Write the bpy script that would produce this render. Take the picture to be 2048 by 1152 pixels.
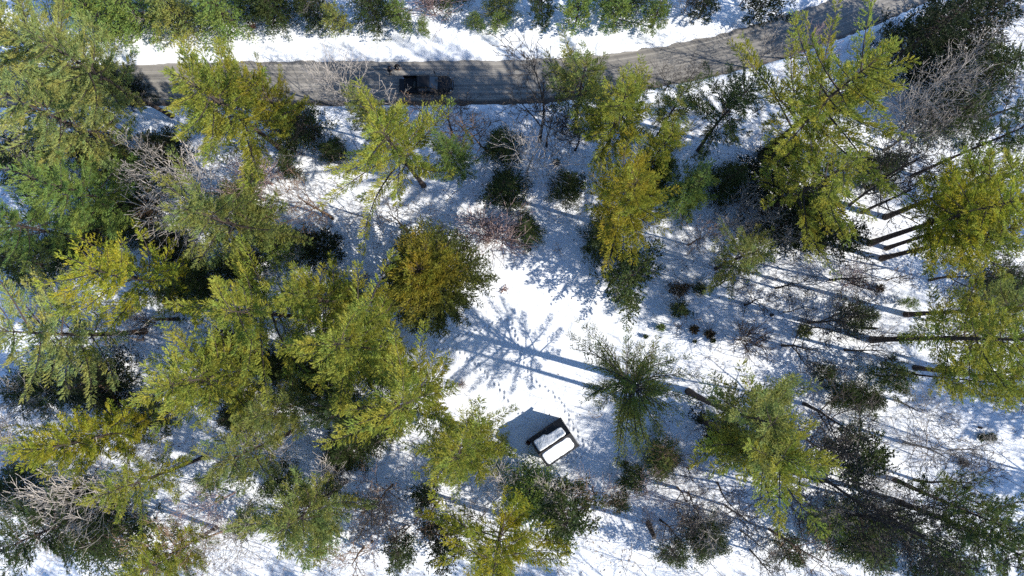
import bpy, math, random
import numpy as np
from mathutils import Matrix, Vector

# ------------------------------------------------------------------ scene, camera, world, sun, exposure
for o in list(bpy.data.objects):
    bpy.data.objects.remove(o)
scene = bpy.context.scene
COL = scene.collection

W, HH, FPX = 2048.0, 1152.0, 2048.0 * 24.0 / 36.0
CAM_Z = 77.0
NADIR = (1080.0, 672.0)                    # where the plumb line under the drone meets the picture

def cam_vec(u, v):
    return np.array([(u - W / 2) / FPX, -(v - HH / 2) / FPX, -1.0])

_q = Vector(cam_vec(*NADIR)).normalized().rotation_difference(Vector((0, 0, -1)))
CAM_R = np.array(_q.to_matrix())

def pix(u, v, z=0.0):
    """world x, y of the point at height z seen at photo position (u, v)"""
    d = CAM_R @ cam_vec(u, v)
    t = (z - CAM_Z) / d[2]
    return np.array([d[0] * t, d[1] * t])

cam_data = bpy.data.cameras.new('camera')
cam = bpy.data.objects.new('camera', cam_data)
COL.objects.link(cam)
cam.location = (0, 0, CAM_Z)
cam.rotation_euler = _q.to_euler()
cam_data.sensor_width = 36.0
cam_data.lens = 24.0
cam_data.clip_start = 0.5
cam_data.clip_end = 3000.0
scene.camera = cam

SUN_ELEV = math.radians(34.0)
SUN_DIR = np.array([math.cos(SUN_ELEV) * 0.9636, math.cos(SUN_ELEV) * -0.2672, math.sin(SUN_ELEV)])
world = bpy.data.worlds.new('World')
scene.world = world
world.use_nodes = True
wn = world.node_tree
bg = wn.nodes['Background']
sky = wn.nodes.new('ShaderNodeTexSky')
sky.sky_type = 'NISHITA'
sky.sun_disc = False
sky.sun_elevation = SUN_ELEV
sky.sun_rotation = math.atan2(SUN_DIR[0], SUN_DIR[1])
sky.ozone_density = 5.0
sky.air_density = 1.0
sky.dust_density = 0.1
sky.altitude = 800.0
wn.links.new(sky.outputs[0], bg.inputs[0])
bg.inputs[1].default_value = 0.15

sun_data = bpy.data.lights.new('sun', 'SUN')
sun_data.energy = 4.9
sun_data.angle = math.radians(0.53)
sun_data.color = (1.0, 0.945, 0.85)
sun = bpy.data.objects.new('sun', sun_data)
COL.objects.link(sun)
sun.rotation_euler = Vector(-SUN_DIR).to_track_quat('-Z', 'Y').to_euler()
sun.location = tuple(SUN_DIR * 200)

scene.view_settings.view_transform = 'Standard'
scene.view_settings.look = 'None'
scene.view_settings.exposure = 0.78
scene.view_settings.gamma = 1.0
scene.view_settings.use_curve_mapping = False
scene.render.engine = 'CYCLES'
scene.cycles.max_bounces = 6
scene.cycles.diffuse_bounces = 3
scene.cycles.glossy_bounces = 2
scene.cycles.transmission_bounces = 2
scene.cycles.use_denoising = False

# ------------------------------------------------------------------ mesh helpers
class Buf:
    """collects vertices and faces (tris and quads) for ONE mesh object"""
    def __init__(self):
        self.v, self.f3, self.f4, self.n = [], [], [], 0
    def add(self, v, f):
        v = np.asarray(v, dtype=np.float64).reshape(-1, 3)
        f = np.asarray(f, dtype=np.int64)
        if len(f) == 0:
            return
        (self.f3 if f.shape[1] == 3 else self.f4).append(f + self.n)
        self.v.append(v)
        self.n += len(v)
    def box(self, cx, cy, cz, sx, sy, sz, rz=0.0):
        p = np.array([[x, y, z] for z in (-.5, .5) for y in (-.5, .5) for x in (-.5, .5)]) * [sx, sy, sz]
        c, s = math.cos(rz), math.sin(rz)
        p = np.stack([p[:, 0] * c - p[:, 1] * s, p[:, 0] * s + p[:, 1] * c, p[:, 2]], 1) + [cx, cy, cz]
        self.add(p, [[0, 2, 3, 1], [4, 5, 7, 6], [0, 1, 5, 4], [2, 6, 7, 3], [0, 4, 6, 2], [1, 3, 7, 5]])
    def rings(self, rings, cap0=True, cap1=True):
        """closed rings of equal length, lofted"""
        n = len(rings[0]); k = len(rings)
        v = np.concatenate([np.asarray(r, float) for r in rings])
        i = np.arange(n); j = (i + 1) % n
        f = np.concatenate([np.stack([i + a * n, j + a * n, j + (a + 1) * n, i + (a + 1) * n], 1) for a in range(k - 1)])
        b = self.n
        self.add(v, f)
        for cap, a, flip in ((cap0, 0, True), (cap1, k - 1, False)):
            if cap:
                c = np.asarray(rings[a], float).mean(0)
                vv = np.vstack([np.asarray(rings[a], float), c])
                ff = np.stack([i, j, np.full(n, n)], 1)
                self.add(vv, ff[:, ::-1] if flip else ff)
    def tube(self, pts, rad, sides=6):
        pts = np.asarray(pts, float); rad = np.asarray(rad, float)
        d = np.gradient(pts, axis=0)
        d /= np.linalg.norm(d, axis=1, keepdims=True) + 1e-9
        ref = np.array([1.0, 0, 0]) if abs(d[:, 0]).mean() < .8 else np.array([0, 1.0, 0])
        a = np.cross(d, ref); a /= np.linalg.norm(a, axis=1, keepdims=True) + 1e-9
        b = np.cross(d, a)
        t = np.arange(sides) * 2 * math.pi / sides
        R = [pts[k] + rad[k] * (np.cos(t)[:, None] * a[k] + np.sin(t)[:, None] * b[k]) for k in range(len(pts))]
        self.rings(R)
    def sticks(self, P0, P1, r0, r1, sides=3):
        """many separate straight tapered twigs"""
        P0, P1 = np.asarray(P0, float), np.asarray(P1, float)
        N = len(P0)
        if N == 0:
            return
        r0 = np.broadcast_to(r0, (N,)); r1 = np.broadcast_to(r1, (N,))
        d = P1 - P0; d = d / (np.linalg.norm(d, axis=1, keepdims=True) + 1e-9)
        ref = np.where(np.abs(d[:, 2:3]) < .9, np.array([[0, 0, 1.0]]), np.array([[1.0, 0, 0]]))
        a = np.cross(d, ref); a /= np.linalg.norm(a, axis=1, keepdims=True) + 1e-9
        b = np.cross(d, a)
        t = np.arange(sides) * 2 * math.pi / sides
        off = np.cos(t)[None, :, None] * a[:, None] + np.sin(t)[None, :, None] * b[:, None]
        v = np.concatenate([P0[:, None] + off * r0[:, None, None], P1[:, None] + off * r1[:, None, None]], 1)
        i = np.arange(sides); j = (i + 1) % sides
        q = np.stack([i, j, j + sides, i + sides], 1)
        f = (q[None] + (np.arange(N) * 2 * sides)[:, None, None]).reshape(-1, 4)
        self.add(v.reshape(-1, 3), f)
    def tris(self):
        return sum(len(f) for f in self.f3) + 2 * sum(len(f) for f in self.f4)
    def mesh(self, name, mat=None, smooth=False):
        me = bpy.data.meshes.new(name)
        if self.n:
            v = np.concatenate(self.v).astype(np.float32)
            f3 = np.concatenate(self.f3) if self.f3 else np.zeros((0, 3), int)
            f4 = np.concatenate(self.f4) if self.f4 else np.zeros((0, 4), int)
            loops = np.concatenate([f3.ravel(), f4.ravel()]).astype(np.int32)
            tot = np.concatenate([np.full(len(f3), 3), np.full(len(f4), 4)]).astype(np.int32)
            st = np.concatenate([[0], np.cumsum(tot)[:-1]]).astype(np.int32)
            me.vertices.add(len(v)); me.vertices.foreach_set('co', v.ravel())
            me.loops.add(len(loops)); me.loops.foreach_set('vertex_index', loops)
            me.polygons.add(len(tot)); me.polygons.foreach_set('loop_start', st); me.polygons.foreach_set('loop_total', tot)
            me.polygons.foreach_set('use_smooth', np.full(len(tot), smooth))
            me.update(calc_edges=True)
        if mat:
            me.materials.append(mat)
        return me

def link(name, me, parent=None, color=None):
    o = bpy.data.objects.new(name, me)
    COL.objects.link(o)
    if parent is not None:
        o.parent = parent
    if color is not None:
        o.color = (*color, 1.0)
    return o

def part(name, buf, mat, parent, smooth=False, color=None):
    return link(name, buf.mesh(name, mat, smooth), parent, color)

def thing(name, label, cat, loc=(0, 0, 0), rz=0.0, group=None):
    o = bpy.data.objects.new(name, None)
    COL.objects.link(o)
    o.empty_display_size = 0.3
    o.location = loc; o.rotation_euler = (0, 0, rz)
    tag(o, label, cat, group)
    return o

def tag(o, label=None, cat=None, group=None, kind=None):
    for k, x in (('label', label), ('category', cat), ('group', group), ('kind', kind)):
        if x:
            o[k] = x

_rn = np.random.default_rng(5)
_LAT = _rn.random((256, 256))
def vnoise(x, y, s, seed=0):
    x = np.asarray(x, float) / s + seed * 17.31; y = np.asarray(y, float) / s + seed * 9.77
    xi, yi = np.floor(x).astype(int), np.floor(y).astype(int)
    fx, fy = x - xi, y - yi
    fx = fx * fx * (3 - 2 * fx); fy = fy * fy * (3 - 2 * fy)
    g = lambda a, b: _LAT[a & 255, b & 255]
    return (g(xi, yi) * (1 - fx) + g(xi + 1, yi) * fx) * (1 - fy) + (g(xi, yi + 1) * (1 - fx) + g(xi + 1, yi + 1) * fx) * fy

# ------------------------------------------------------------------ materials
def mat_new(name):
    m = bpy.data.materials.new(name)
    m.use_nodes = True
    nt = m.node_tree
    return m, nt, nt.nodes['Principled BSDF']

def node(nt, typ, **kw):
    n = nt.nodes.new(typ)
    for k, v in kw.items():
        setattr(n, k, v)
    return n

def noise_tex(nt, scale, detail=4.0, rough=0.55, vec=None):
    n = node(nt, 'ShaderNodeTexNoise')
    n.inputs['Scale'].default_value = scale
    n.inputs['Detail'].default_value = detail
    n.inputs['Roughness'].default_value = rough
    if vec is not None:
        nt.links.new(vec, n.inputs['Vector'])
    return n

def ramp(nt, fac, stops):
    r = node(nt, 'ShaderNodeValToRGB')
    e = r.color_ramp.elements
    while len(e) > 1:
        e.remove(e[-1])
    e[0].position = stops[0][0]; e[0].color = (*stops[0][1], 1)
    for p, c in stops[1:]:
        x = e.new(p); x.color = (*c, 1)
    nt.links.new(fac, r.inputs[0])
    return r.outputs[0]

def mixc(nt, fac, a, b, mode='MIX'):
    n = node(nt, 'ShaderNodeMix', data_type='RGBA', blend_type=mode)
    for sock, val in ((n.inputs[0], fac), (n.inputs[6], a), (n.inputs[7], b)):
        if hasattr(val, 'is_output'):
            nt.links.new(val, sock)
        elif isinstance(val, (int, float)):
            sock.default_value = val
        else:
            sock.default_value = (*val, 1)
    return n.outputs[2]

def bump(nt, bsdf, height, strength, dist):
    b = node(nt, 'ShaderNodeBump')
    b.inputs['Strength'].default_value = strength
    b.inputs['Distance'].default_value = dist
    nt.links.new(height, b.inputs['Height'])
    nt.links.new(b.outputs[0], bsdf.inputs['Normal'])

def flat_mat(name, col, rough=0.6, metallic=0.0, spec=0.5, var=0.25, scale=6.0, coat=0.0):
    m, nt, b = mat_new(name)
    tc = node(nt, 'ShaderNodeTexCoord')
    n = noise_tex(nt, scale, 5, .6, tc.outputs['Object'])
    c = ramp(nt, n.outputs[0], [(.3, tuple(x * (1 - var) for x in col)), (.7, tuple(min(1, x * (1 + var)) for x in col))])
    nt.links.new(c, b.inputs['Base Color'])
    b.inputs['Roughness'].default_value = rough
    b.inputs['Metallic'].default_value = metallic
    b.inputs['Specular IOR Level'].default_value = spec
    b.inputs['Coat Weight'].default_value = coat
    return m

def make_snow(name, littered):
    m, nt, b = mat_new(name)
    geo = node(nt, 'ShaderNodeNewGeometry')
    pos = geo.outputs['Position']
    n1 = noise_tex(nt, .35, 4, .5, pos)
    col = ramp(nt, n1.outputs[0], [(.3, (.72, .745, .785)), (.7, (.80, .82, .85))])
    if littered:
        at = node(nt, 'ShaderNodeAttribute', attribute_name='litter')
        # fallen needles, bark crumbs and leaf bits lying on the snow
        n2 = noise_tex(nt, 3.5, 6, .72, pos)
        n3 = noise_tex(nt, .22, 3, .6, pos)
        a = node(nt, 'ShaderNodeMath', operation='MULTIPLY_ADD'); a.inputs[1].default_value = .30; a.inputs[2].default_value = -.15
        nt.links.new(n3.outputs[0], a.inputs[0])
        s = node(nt, 'ShaderNodeMath', operation='ADD'); nt.links.new(n2.outputs[0], s.inputs[0]); nt.links.new(a.outputs[0], s.inputs[1])
        spots = ramp(nt, s.outputs[0], [(.57, (0, 0, 0)), (.66, (1, 1, 1))])
        f = node(nt, 'ShaderNodeMath', operation='MULTIPLY'); nt.links.new(spots, f.inputs[0]); nt.links.new(at.outputs['Fac'], f.inputs[1])
        n4 = noise_tex(nt, 1.7, 3, .5, pos)
        lit = ramp(nt, n4.outputs[0], [(.35, (.09, .06, .04)), (.65, (.22, .17, .12))])
        col = mixc(nt, f.outputs[0], col, lit)
    nt.links.new(col, b.inputs['Base Color'])
    b.inputs['Roughness'].default_value = .75
    b.inputs['Specular IOR Level'].default_value = .25
    nb = noise_tex(nt, 1.5, 5, .55, pos)
    bump(nt, b, nb.outputs[0], .6, .26)
    return m

M = {}
M['snow'] = make_snow('snow', True)
M['roof_snow'] = make_snow('roof_snow', False)

# road: packed gravel with salt and sand, streaked lengthwise by tyres (uv x runs along, y across)
m, nt, b = mat_new('road_surface')
uv = node(nt, 'ShaderNodeUVMap'); uv.uv_map = 'UVMap'
mp = node(nt, 'ShaderNodeMapping'); mp.inputs['Scale'].default_value = (.035, 3.2, 1)
nt.links.new(uv.outputs[0], mp.inputs[0])
ns = noise_tex(nt, 1.0, 7, .62, mp.outputs[0])
c1 = ramp(nt, ns.outputs[0], [(.34, (.10, .094, .090)), (.5, (.195, .182, .164)), (.64, (.35, .325, .285))])
nf = noise_tex(nt, 1.1, 5, .6, uv.outputs[0])
c2 = mixc(nt, .3, c1, ramp(nt, nf.outputs[0], [(.35, (.16, .15, .137)), (.7, (.28, .26, .23))]))
sep = node(nt, 'ShaderNodeSeparateXYZ'); nt.links.new(uv.outputs[0], sep.inputs[0])
mp2 = node(nt, 'ShaderNodeMapping'); mp2.inputs['Scale'].default_value = (.5, .8, 1); nt.links.new(uv.outputs[0], mp2.inputs[0])
ne = noise_tex(nt, 1.4, 5, .6, mp2.outputs[0])
ab = node(nt, 'ShaderNodeMath', operation='MULTIPLY'); ab.inputs[1].default_value = -1.0; nt.links.new(sep.outputs[1], ab.inputs[0])
ad = node(nt, 'ShaderNodeMath', operation='MULTIPLY_ADD'); ad.inputs[1].default_value = .9
nt.links.new(ne.outputs[0], ad.inputs[0]); nt.links.new(ab.outputs[0], ad.inputs[2])
edge = ramp(nt, ad.outputs[0], [(.0, (0, 0, 0)), (1.0, (1, 1, 1))])
mr = node(nt, 'ShaderNodeMapRange'); mr.inputs[1].default_value = 2.35; mr.inputs[2].default_value = 2.85
nt.links.new(ad.outputs[0], mr.inputs[0])
c3 = mixc(nt, mr.outputs[0], c2, (.075, .058, .045))   # shade of trees and bank painted along the lower edge
nt.links.new(c3, b.inputs['Base Color'])
b.inputs['Roughness'].default_value = .8
bump(nt, b, nf.outputs[0], .4, .04)
M['road'] = m

def make_foliage(name, spread=.38, hue=.5):
    m, nt, b = mat_new(name)
    oi = node(nt, 'ShaderNodeObjectInfo')
    geo = node(nt, 'ShaderNodeNewGeometry')
    tc = node(nt, 'ShaderNodeTexCoord')
    n = noise_tex(nt, .55, 3, .6, tc.outputs['Object'])
    # each spray is a little yellower or greener than its neighbour
    g = mixc(nt, 1.0, oi.outputs['Color'], (.72, .98, 1.1), 'MULTIPLY')
    y = mixc(nt, 1.0, oi.outputs['Color'], (1.10, 1.02, .82), 'MULTIPLY')
    mr = node(nt, 'ShaderNodeMapRange'); mr.inputs[1].default_value = .35; mr.inputs[2].default_value = .65
    nt.links.new(n.outputs[0], mr.inputs[0])
    c = mixc(nt, mr.outputs[0], g, y)
    v = node(nt, 'ShaderNodeMapRange'); v.inputs[3].default_value = 1 - spread; v.inputs[4].default_value = 1 + spread
    nt.links.new(geo.outputs['Random Per Island'], v.inputs[0])
    h = node(nt, 'ShaderNodeHueSaturation'); nt.links.new(v.outputs[0], h.inputs['Value']); nt.links.new(c, h.inputs['Color'])
    nt.links.new(h.outputs[0], b.inputs['Base Color'])
    b.inputs['Roughness'].default_value = .55
    b.inputs['Specular IOR Level'].default_value = .25
    tr = node(nt, 'ShaderNodeBsdfTranslucent'); nt.links.new(h.outputs[0], tr.inputs['Color'])
    mx = node(nt, 'ShaderNodeMixShader'); mx.inputs[0].default_value = .45
    nt.links.new(b.outputs[0], mx.inputs[1]); nt.links.new(tr.outputs[0], mx.inputs[2])
    nt.links.new(mx.outputs[0], nt.nodes['Material Output'].inputs['Surface'])
    return m
M['needles'] = make_foliage('needles')

# cedar sprays: green below, turning amber in patches towards the top
M['cedar'] = make_foliage('cedar_sprays')
nt = M['cedar'].node_tree
hs = [n for n in nt.nodes if n.type == 'HUE_SAT'][0]
src = hs.inputs['Color'].links[0].from_socket
tc = node(nt, 'ShaderNodeTexCoord'); sp_ = node(nt, 'ShaderNodeSeparateXYZ'); nt.links.new(tc.outputs['Object'], sp_.inputs[0])
nz = noise_tex(nt, .45, 4, .6, tc.outputs['Object'])
ma = node(nt, 'ShaderNodeMath', operation='MULTIPLY_ADD'); ma.inputs[1].default_value = .055; nt.links.new(sp_.outputs[2], ma.inputs[0]); nt.links.new(nz.outputs[0], ma.inputs[2])
mr = node(nt, 'ShaderNodeMapRange'); mr.inputs[1].default_value = 1.0; mr.inputs[2].default_value = 1.32; nt.links.new(ma.outputs[0], mr.inputs[0])
nt.links.new(mixc(nt, mr.outputs[0], (.105, .125, .030), src), hs.inputs['Color'])

m, nt, b = mat_new('bark')
oi = node(nt, 'ShaderNodeObjectInfo')
tc = node(nt, 'ShaderNodeTexCoord')
mp = node(nt, 'ShaderNodeMapping'); mp.inputs['Scale'].default_value = (6, 6, .9); nt.links.new(tc.outputs['Object'], mp.inputs[0])
n = noise_tex(nt, 1.6, 6, .65, mp.outputs[0])
c = mixc(nt, 1.0, oi.outputs['Color'], ramp(nt, n.outputs[0], [(.3, (.55, .55, .55)), (.7, (1.35, 1.3, 1.25))]), 'MULTIPLY')
nt.links.new(c, b.inputs['Base Color'])
b.inputs['Roughness'].default_value = .85
b.inputs['Specular IOR Level'].default_value = .2
bump(nt, b, n.outputs[0], .7, .05)
M['bark'] = m

M['black_paint'] = flat_mat('black_paint', (.006, .006, .0065), .3, 0, .3, .2, 3, .15)
M['glass'] = flat_mat('tinted_glass', (.012, .015, .017), .05, 0, .8, .1)
M['rubber'] = flat_mat('rubber', (.012, .012, .012), .8)
M['chrome'] = flat_mat('dull_chrome', (.35, .35, .36), .3, 1.0)
M['bed_liner'] = flat_mat('bed_liner', (.014, .014, .015), .75, 0, .3, .3, 20)
M['red_lens'] = flat_mat('red_lens', (.2, .01, .01), .2)
M['clear_lens'] = flat_mat('clear_lens', (.5, .52, .55), .1)
M['shed_board'] = flat_mat('shed_board', (.022, .019, .018), .8, 0, .3, .4, 9)
M['shed_trim'] = flat_mat('shed_trim', (.03, .026, .025), .7, 0, .3, .4, 9)
M['roof_metal'] = flat_mat('roof_sheet', (.014, .015, .019), .5, 0, .4, .35, 7)
M['roof_seam'] = flat_mat('roof_seam', (.10, .10, .105), .5, .5)
M['skin'] = flat_mat('skin', (.45, .28, .20), .6)
M['dark_cloth'] = flat_mat('dark_cloth', (.013, .013, .016), .9, 0, .2, .35, 30)
M['blue_cloth'] = flat_mat('navy_cloth', (.016, .02, .032), .9, 0, .2, .3, 30)
M['brown_cloth'] = flat_mat('brown_cloth', (.05, .04, .03), .9, 0, .2, .3, 30)
M['hair'] = flat_mat('hair', (.02, .014, .01), .7)
M['boot'] = flat_mat('boot_leather', (.02, .016, .013), .6)
M['dead_leaf'] = make_foliage('dead_leaf', .5)
M['wood_cut'] = flat_mat('cut_wood', (.07, .055, .045), .8)

# ------------------------------------------------------------------ road and ground
ROAD_TOP = [(-700, 143), (0, 139), (230, 132), (420, 128), (600, 126), (850, 126), (1000, 125), (1120, 120), (1220, 111), (1320, 97), (1420, 76), (1520, 48), (1600, 22), (1680, -4), (1800, -54), (2000, -156), (2300, -326)]
ROAD_BOT = [(-700, 214), (0, 212), (230, 210), (420, 209), (600, 208), (850, 207), (1000, 206), (1120, 201), (1220, 191), (1330, 171), (1440, 148), (1560, 118), (1660, 84), (1760, 45), (1850, 5), (2050, -90), (2350, -260)]
def resample(pl, n):
    P = np.array([pix(u, v, 0) for u, v in pl])
    d = np.concatenate([[0], np.cumsum(np.linalg.norm(np.diff(P, axis=0), axis=1))])
    t = np.linspace(0, d[-1], n)
    # smooth by moving average after linear interpolation
    Q = np.stack([np.interp(t, d, P[:, k]) for k in (0, 1)], 1)
    for _ in range(6):
        Q[1:-1] = .25 * Q[:-2] + .5 * Q[1:-1] + .25 * Q[2:]
    return Q
NR = 220
RT, RB = resample(ROAD_TOP, NR), resample(ROAD_BOT, NR)
RC = (RT + RB) / 2
RW = np.linalg.norm(RT - RB, axis=1) / 2
RL = np.concatenate([[0], np.cumsum(np.linalg.norm(np.diff(RC, axis=0), axis=1))])

def road_dist(x, y):
    """signed distance outside the road edge (negative on the road), and side (+1 = top)"""
    x = np.asarray(x, float).ravel(); y = np.asarray(y, float).ravel()
    out = np.full(len(x), 1e3); side = np.ones(len(x))
    near = np.abs(y - np.interp(x, RC[:, 0], RC[:, 1])) < 22
    idx = np.where(near)[0]
    for a in range(0, len(idx), 20000):
        k = idx[a:a + 20000]
        dx = x[k, None] - RC[None, :, 0]; dy = y[k, None] - RC[None, :, 1]
        d2 = dx * dx + dy * dy
        j = d2.argmin(1)
        tx = np.gradient(RC[:, 0])[j]; ty = np.gradient(RC[:, 1])[j]
        l = np.hypot(tx, ty)
        n = (-dx[np.arange(len(k)), j] * ty + dy[np.arange(len(k)), j] * tx) / l
        out[k] = np.abs(n) - RW[j]; side[k] = np.sign(n)
    return out, side

TRACKS = [
    [(868, 689), (881, 680), (906, 675), (935, 667), (958, 658), (985, 646), (1013, 635)],
    [(1013, 635), (1022, 646), (1031, 675), (1043, 710), (1053, 738), (1067, 762), (1084, 773), (1100, 782), (1121, 804), (1128, 815), (1135, 834), (1150, 860), (1164, 884), (1180, 901)],
    [(862, 699), (880, 696), (902, 694), (923, 706), (947, 724), (968, 745), (992, 769), (1003, 781), (1010, 797), (1014, 808)],
    [(1031, 824), (1043, 826), (1052, 838), (1057, 849), (1047, 852), (1036, 858), (1026, 857), (1017, 865), (1009, 873)],
    [(1185, 895), (1175, 901), (1167, 909), (1155, 913), (1143, 921), (1131, 927)],
]
def footprints():
    out = []
    for tr in TRACKS:
        P = np.array([pix(u, v, .2) for u, v in tr])
        d = np.concatenate([[0], np.cumsum(np.linalg.norm(np.diff(P, axis=0), axis=1))])
        for i, s in enumerate(np.arange(.2, d[-1], .52)):
            x, y = np.interp(s, d, P[:, 0]), np.interp(s, d, P[:, 1])
            x2, y2 = np.interp(s + .3, d, P[:, 0]), np.interp(s + .3, d, P[:, 1])
            a = math.atan2(y2 - y, x2 - x + 1e-9)
            sd = .12 if i % 2 else -.12
            out.append((x - math.sin(a) * sd + _rn.normal(0, .04), y + math.cos(a) * sd + _rn.normal(0, .04), a + _rn.normal(0, .2)))
    return out

def axis(segs):
    return np.unique(np.concatenate([np.arange(a, b, s) for a, b, s in segs]).round(4))
fx0, fx1 = pix(850, 700)[0], pix(1200, 700)[0]
fy0, fy1 = pix(1000, 945)[1], pix(1000, 620)[1]
gx = axis([(-900, -120, 60), (-120, -68, 2.0), (-68, fx0, .5), (fx0, fx1, .10), (fx1, 68, .5), (68, 130, 2.0), (130, 901, 70)])
ry0 = pix(900, 215)[1]; ry1 = pix(900, 112)[1]
gy = axis([(-900, -110, 60), (-110, -48, 2.0), (-48, fy0, .5), (fy0, fy1, .10), (fy1, ry0, .5), (ry0, ry1, .20), (ry1, 58, .5), (58, 120, 2.0), (120, 901, 70)])
GX, GY = np.meshgrid(gx, gy)
shape = GX.shape
X, Y = GX.ravel(), GY.ravel()
rd, rside = road_dist(X, Y)
CLEAR = [pix(u, v) for u, v in [(905, 470), (985, 440), (1100, 440), (1190, 520), (1300, 640), (1420, 660), (1400, 720), (1160, 760), (1170, 830), (1260, 900), (1180, 960), (1010, 940), (960, 840), (930, 760), (860, 720), (840, 680)]]
def inside(poly, x, y):
    r = np.zeros(np.shape(x), bool)
    n = len(poly)
    for i in range(n):
        x1, y1 = poly[i]; x2, y2 = poly[(i + 1) % n]
        c = ((y1 > y) != (y2 > y)) & (x < (x2 - x1) * (y - y1) / (y2 - y1 + 1e-12) + x1)
        r ^= c
    return r
def ground_z(x, y, rd=None):
    if rd is None:
        rd, _ = road_dist(x, y)
    z = .2 + .22 * (vnoise(x, y, 5.5, 1) - .5) + .12 * (vnoise(x, y, 1.9, 2) - .5) + .07 * (vnoise(x, y, .75, 3) - .5)
    wob = rd + .22 * (vnoise(x, y, 1.2, 4) - .5) + .14 * (vnoise(x, y, .4, 6) - .5)
    k = np.clip((wob + .05) / .34, 0, 1); k = k * k * (3 - 2 * k)
    bank = .16 * np.exp(-((rd - .9) / .8) ** 2) * (.5 + vnoise(x, y, 1.4, 5))
    return (z + bank) * k + (-.22) * (1 - k)
Z = ground_z(X, Y, rd)
fine = np.where((X > fx0 - 1) & (X < fx1 + 1) & (Y > fy0 - 1) & (Y < fy1 + 1))[0]
for (px_, py_, a) in footprints():
    dx, dy = X[fine] - px_, Y[fine] - py_
    k = fine[(dx * dx + dy * dy) < .5]
    dx, dy = X[k] - px_, Y[k] - py_
    u_ = (dx * math.cos(a) + dy * math.sin(a)) / .21; v_ = (-dx * math.sin(a) + dy * math.cos(a)) / .115
    r2 = u_ * u_ + v_ * v_
    Z[k] -= .17 * np.exp(-r2 ** 2 * .7) - .035 * np.exp(-((np.sqrt(r2) - 1.5) / .3) ** 2)
nx, ny = len(gx), len(gy)
ii = (np.arange(ny - 1)[:, None] * nx + np.arange(nx - 1)[None]).ravel()
gb = Buf(); gb.add(np.stack([X, Y, Z], 1), np.stack([ii, ii + 1, ii + nx + 1, ii + nx], 1))
gme = gb.mesh('snow_ground', M['snow'], True)
lit = np.clip((vnoise(X, Y, 7, 8) - .25) * 2.2, 0, 1)
clear = inside(CLEAR, X, Y)
lit[clear] *= .06
lit *= np.clip((rd - .8) / 2.5, 0, 1)
top_bank = (rside > 0) & (rd < 6)
lit[top_bank] *= .03
lit[(rd < .6)] = .75
lit[(rd < .6) & (rside > 0)] = .35
right_open = (X > pix(1600, 700)[0])
lit[right_open] *= .55
att = gme.attributes.new('litter', 'FLOAT', 'POINT')
att.data.foreach_set('value', lit.astype(np.float32))
ground = link('snow_ground', gme); tag(ground, kind='structure')

NA = 12
rb = Buf()
acr = np.linspace(-1.18, 1.18, NA)
rp = RB[:, None] * (.5 - acr[None, :, None] / 2) + RT[:, None] * (.5 + acr[None, :, None] / 2)
rz_ = .012 * (1 - acr ** 2)[None] + .02 * (vnoise(rp[..., 0], rp[..., 1], 1.6, 9) - .5)
rv = np.concatenate([rp, rz_[..., None]], 2).reshape(-1, 3)
ii = (np.arange(NR - 1)[:, None] * NA + np.arange(NA - 1)[None]).ravel()
rf = np.stack([ii, ii + NA, ii + NA + 1, ii + 1], 1)
rb.add(rv, rf)
rme = rb.mesh('road', M['road'], True)
uvl = rme.uv_layers.new(name='UVMap')
uvv = np.stack([np.repeat(RL, NA), (acr[None] * RW[:, None]).ravel()], 1)
uvl.data.foreach_set('uv', uvv[rf[:, ::1].ravel()].astype(np.float32).ravel())
road = link('road', rme); tag(road, kind='structure')
def gz1(x, y):
    return float(ground_z(np.array([x]), np.array([y]))[0])

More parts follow.
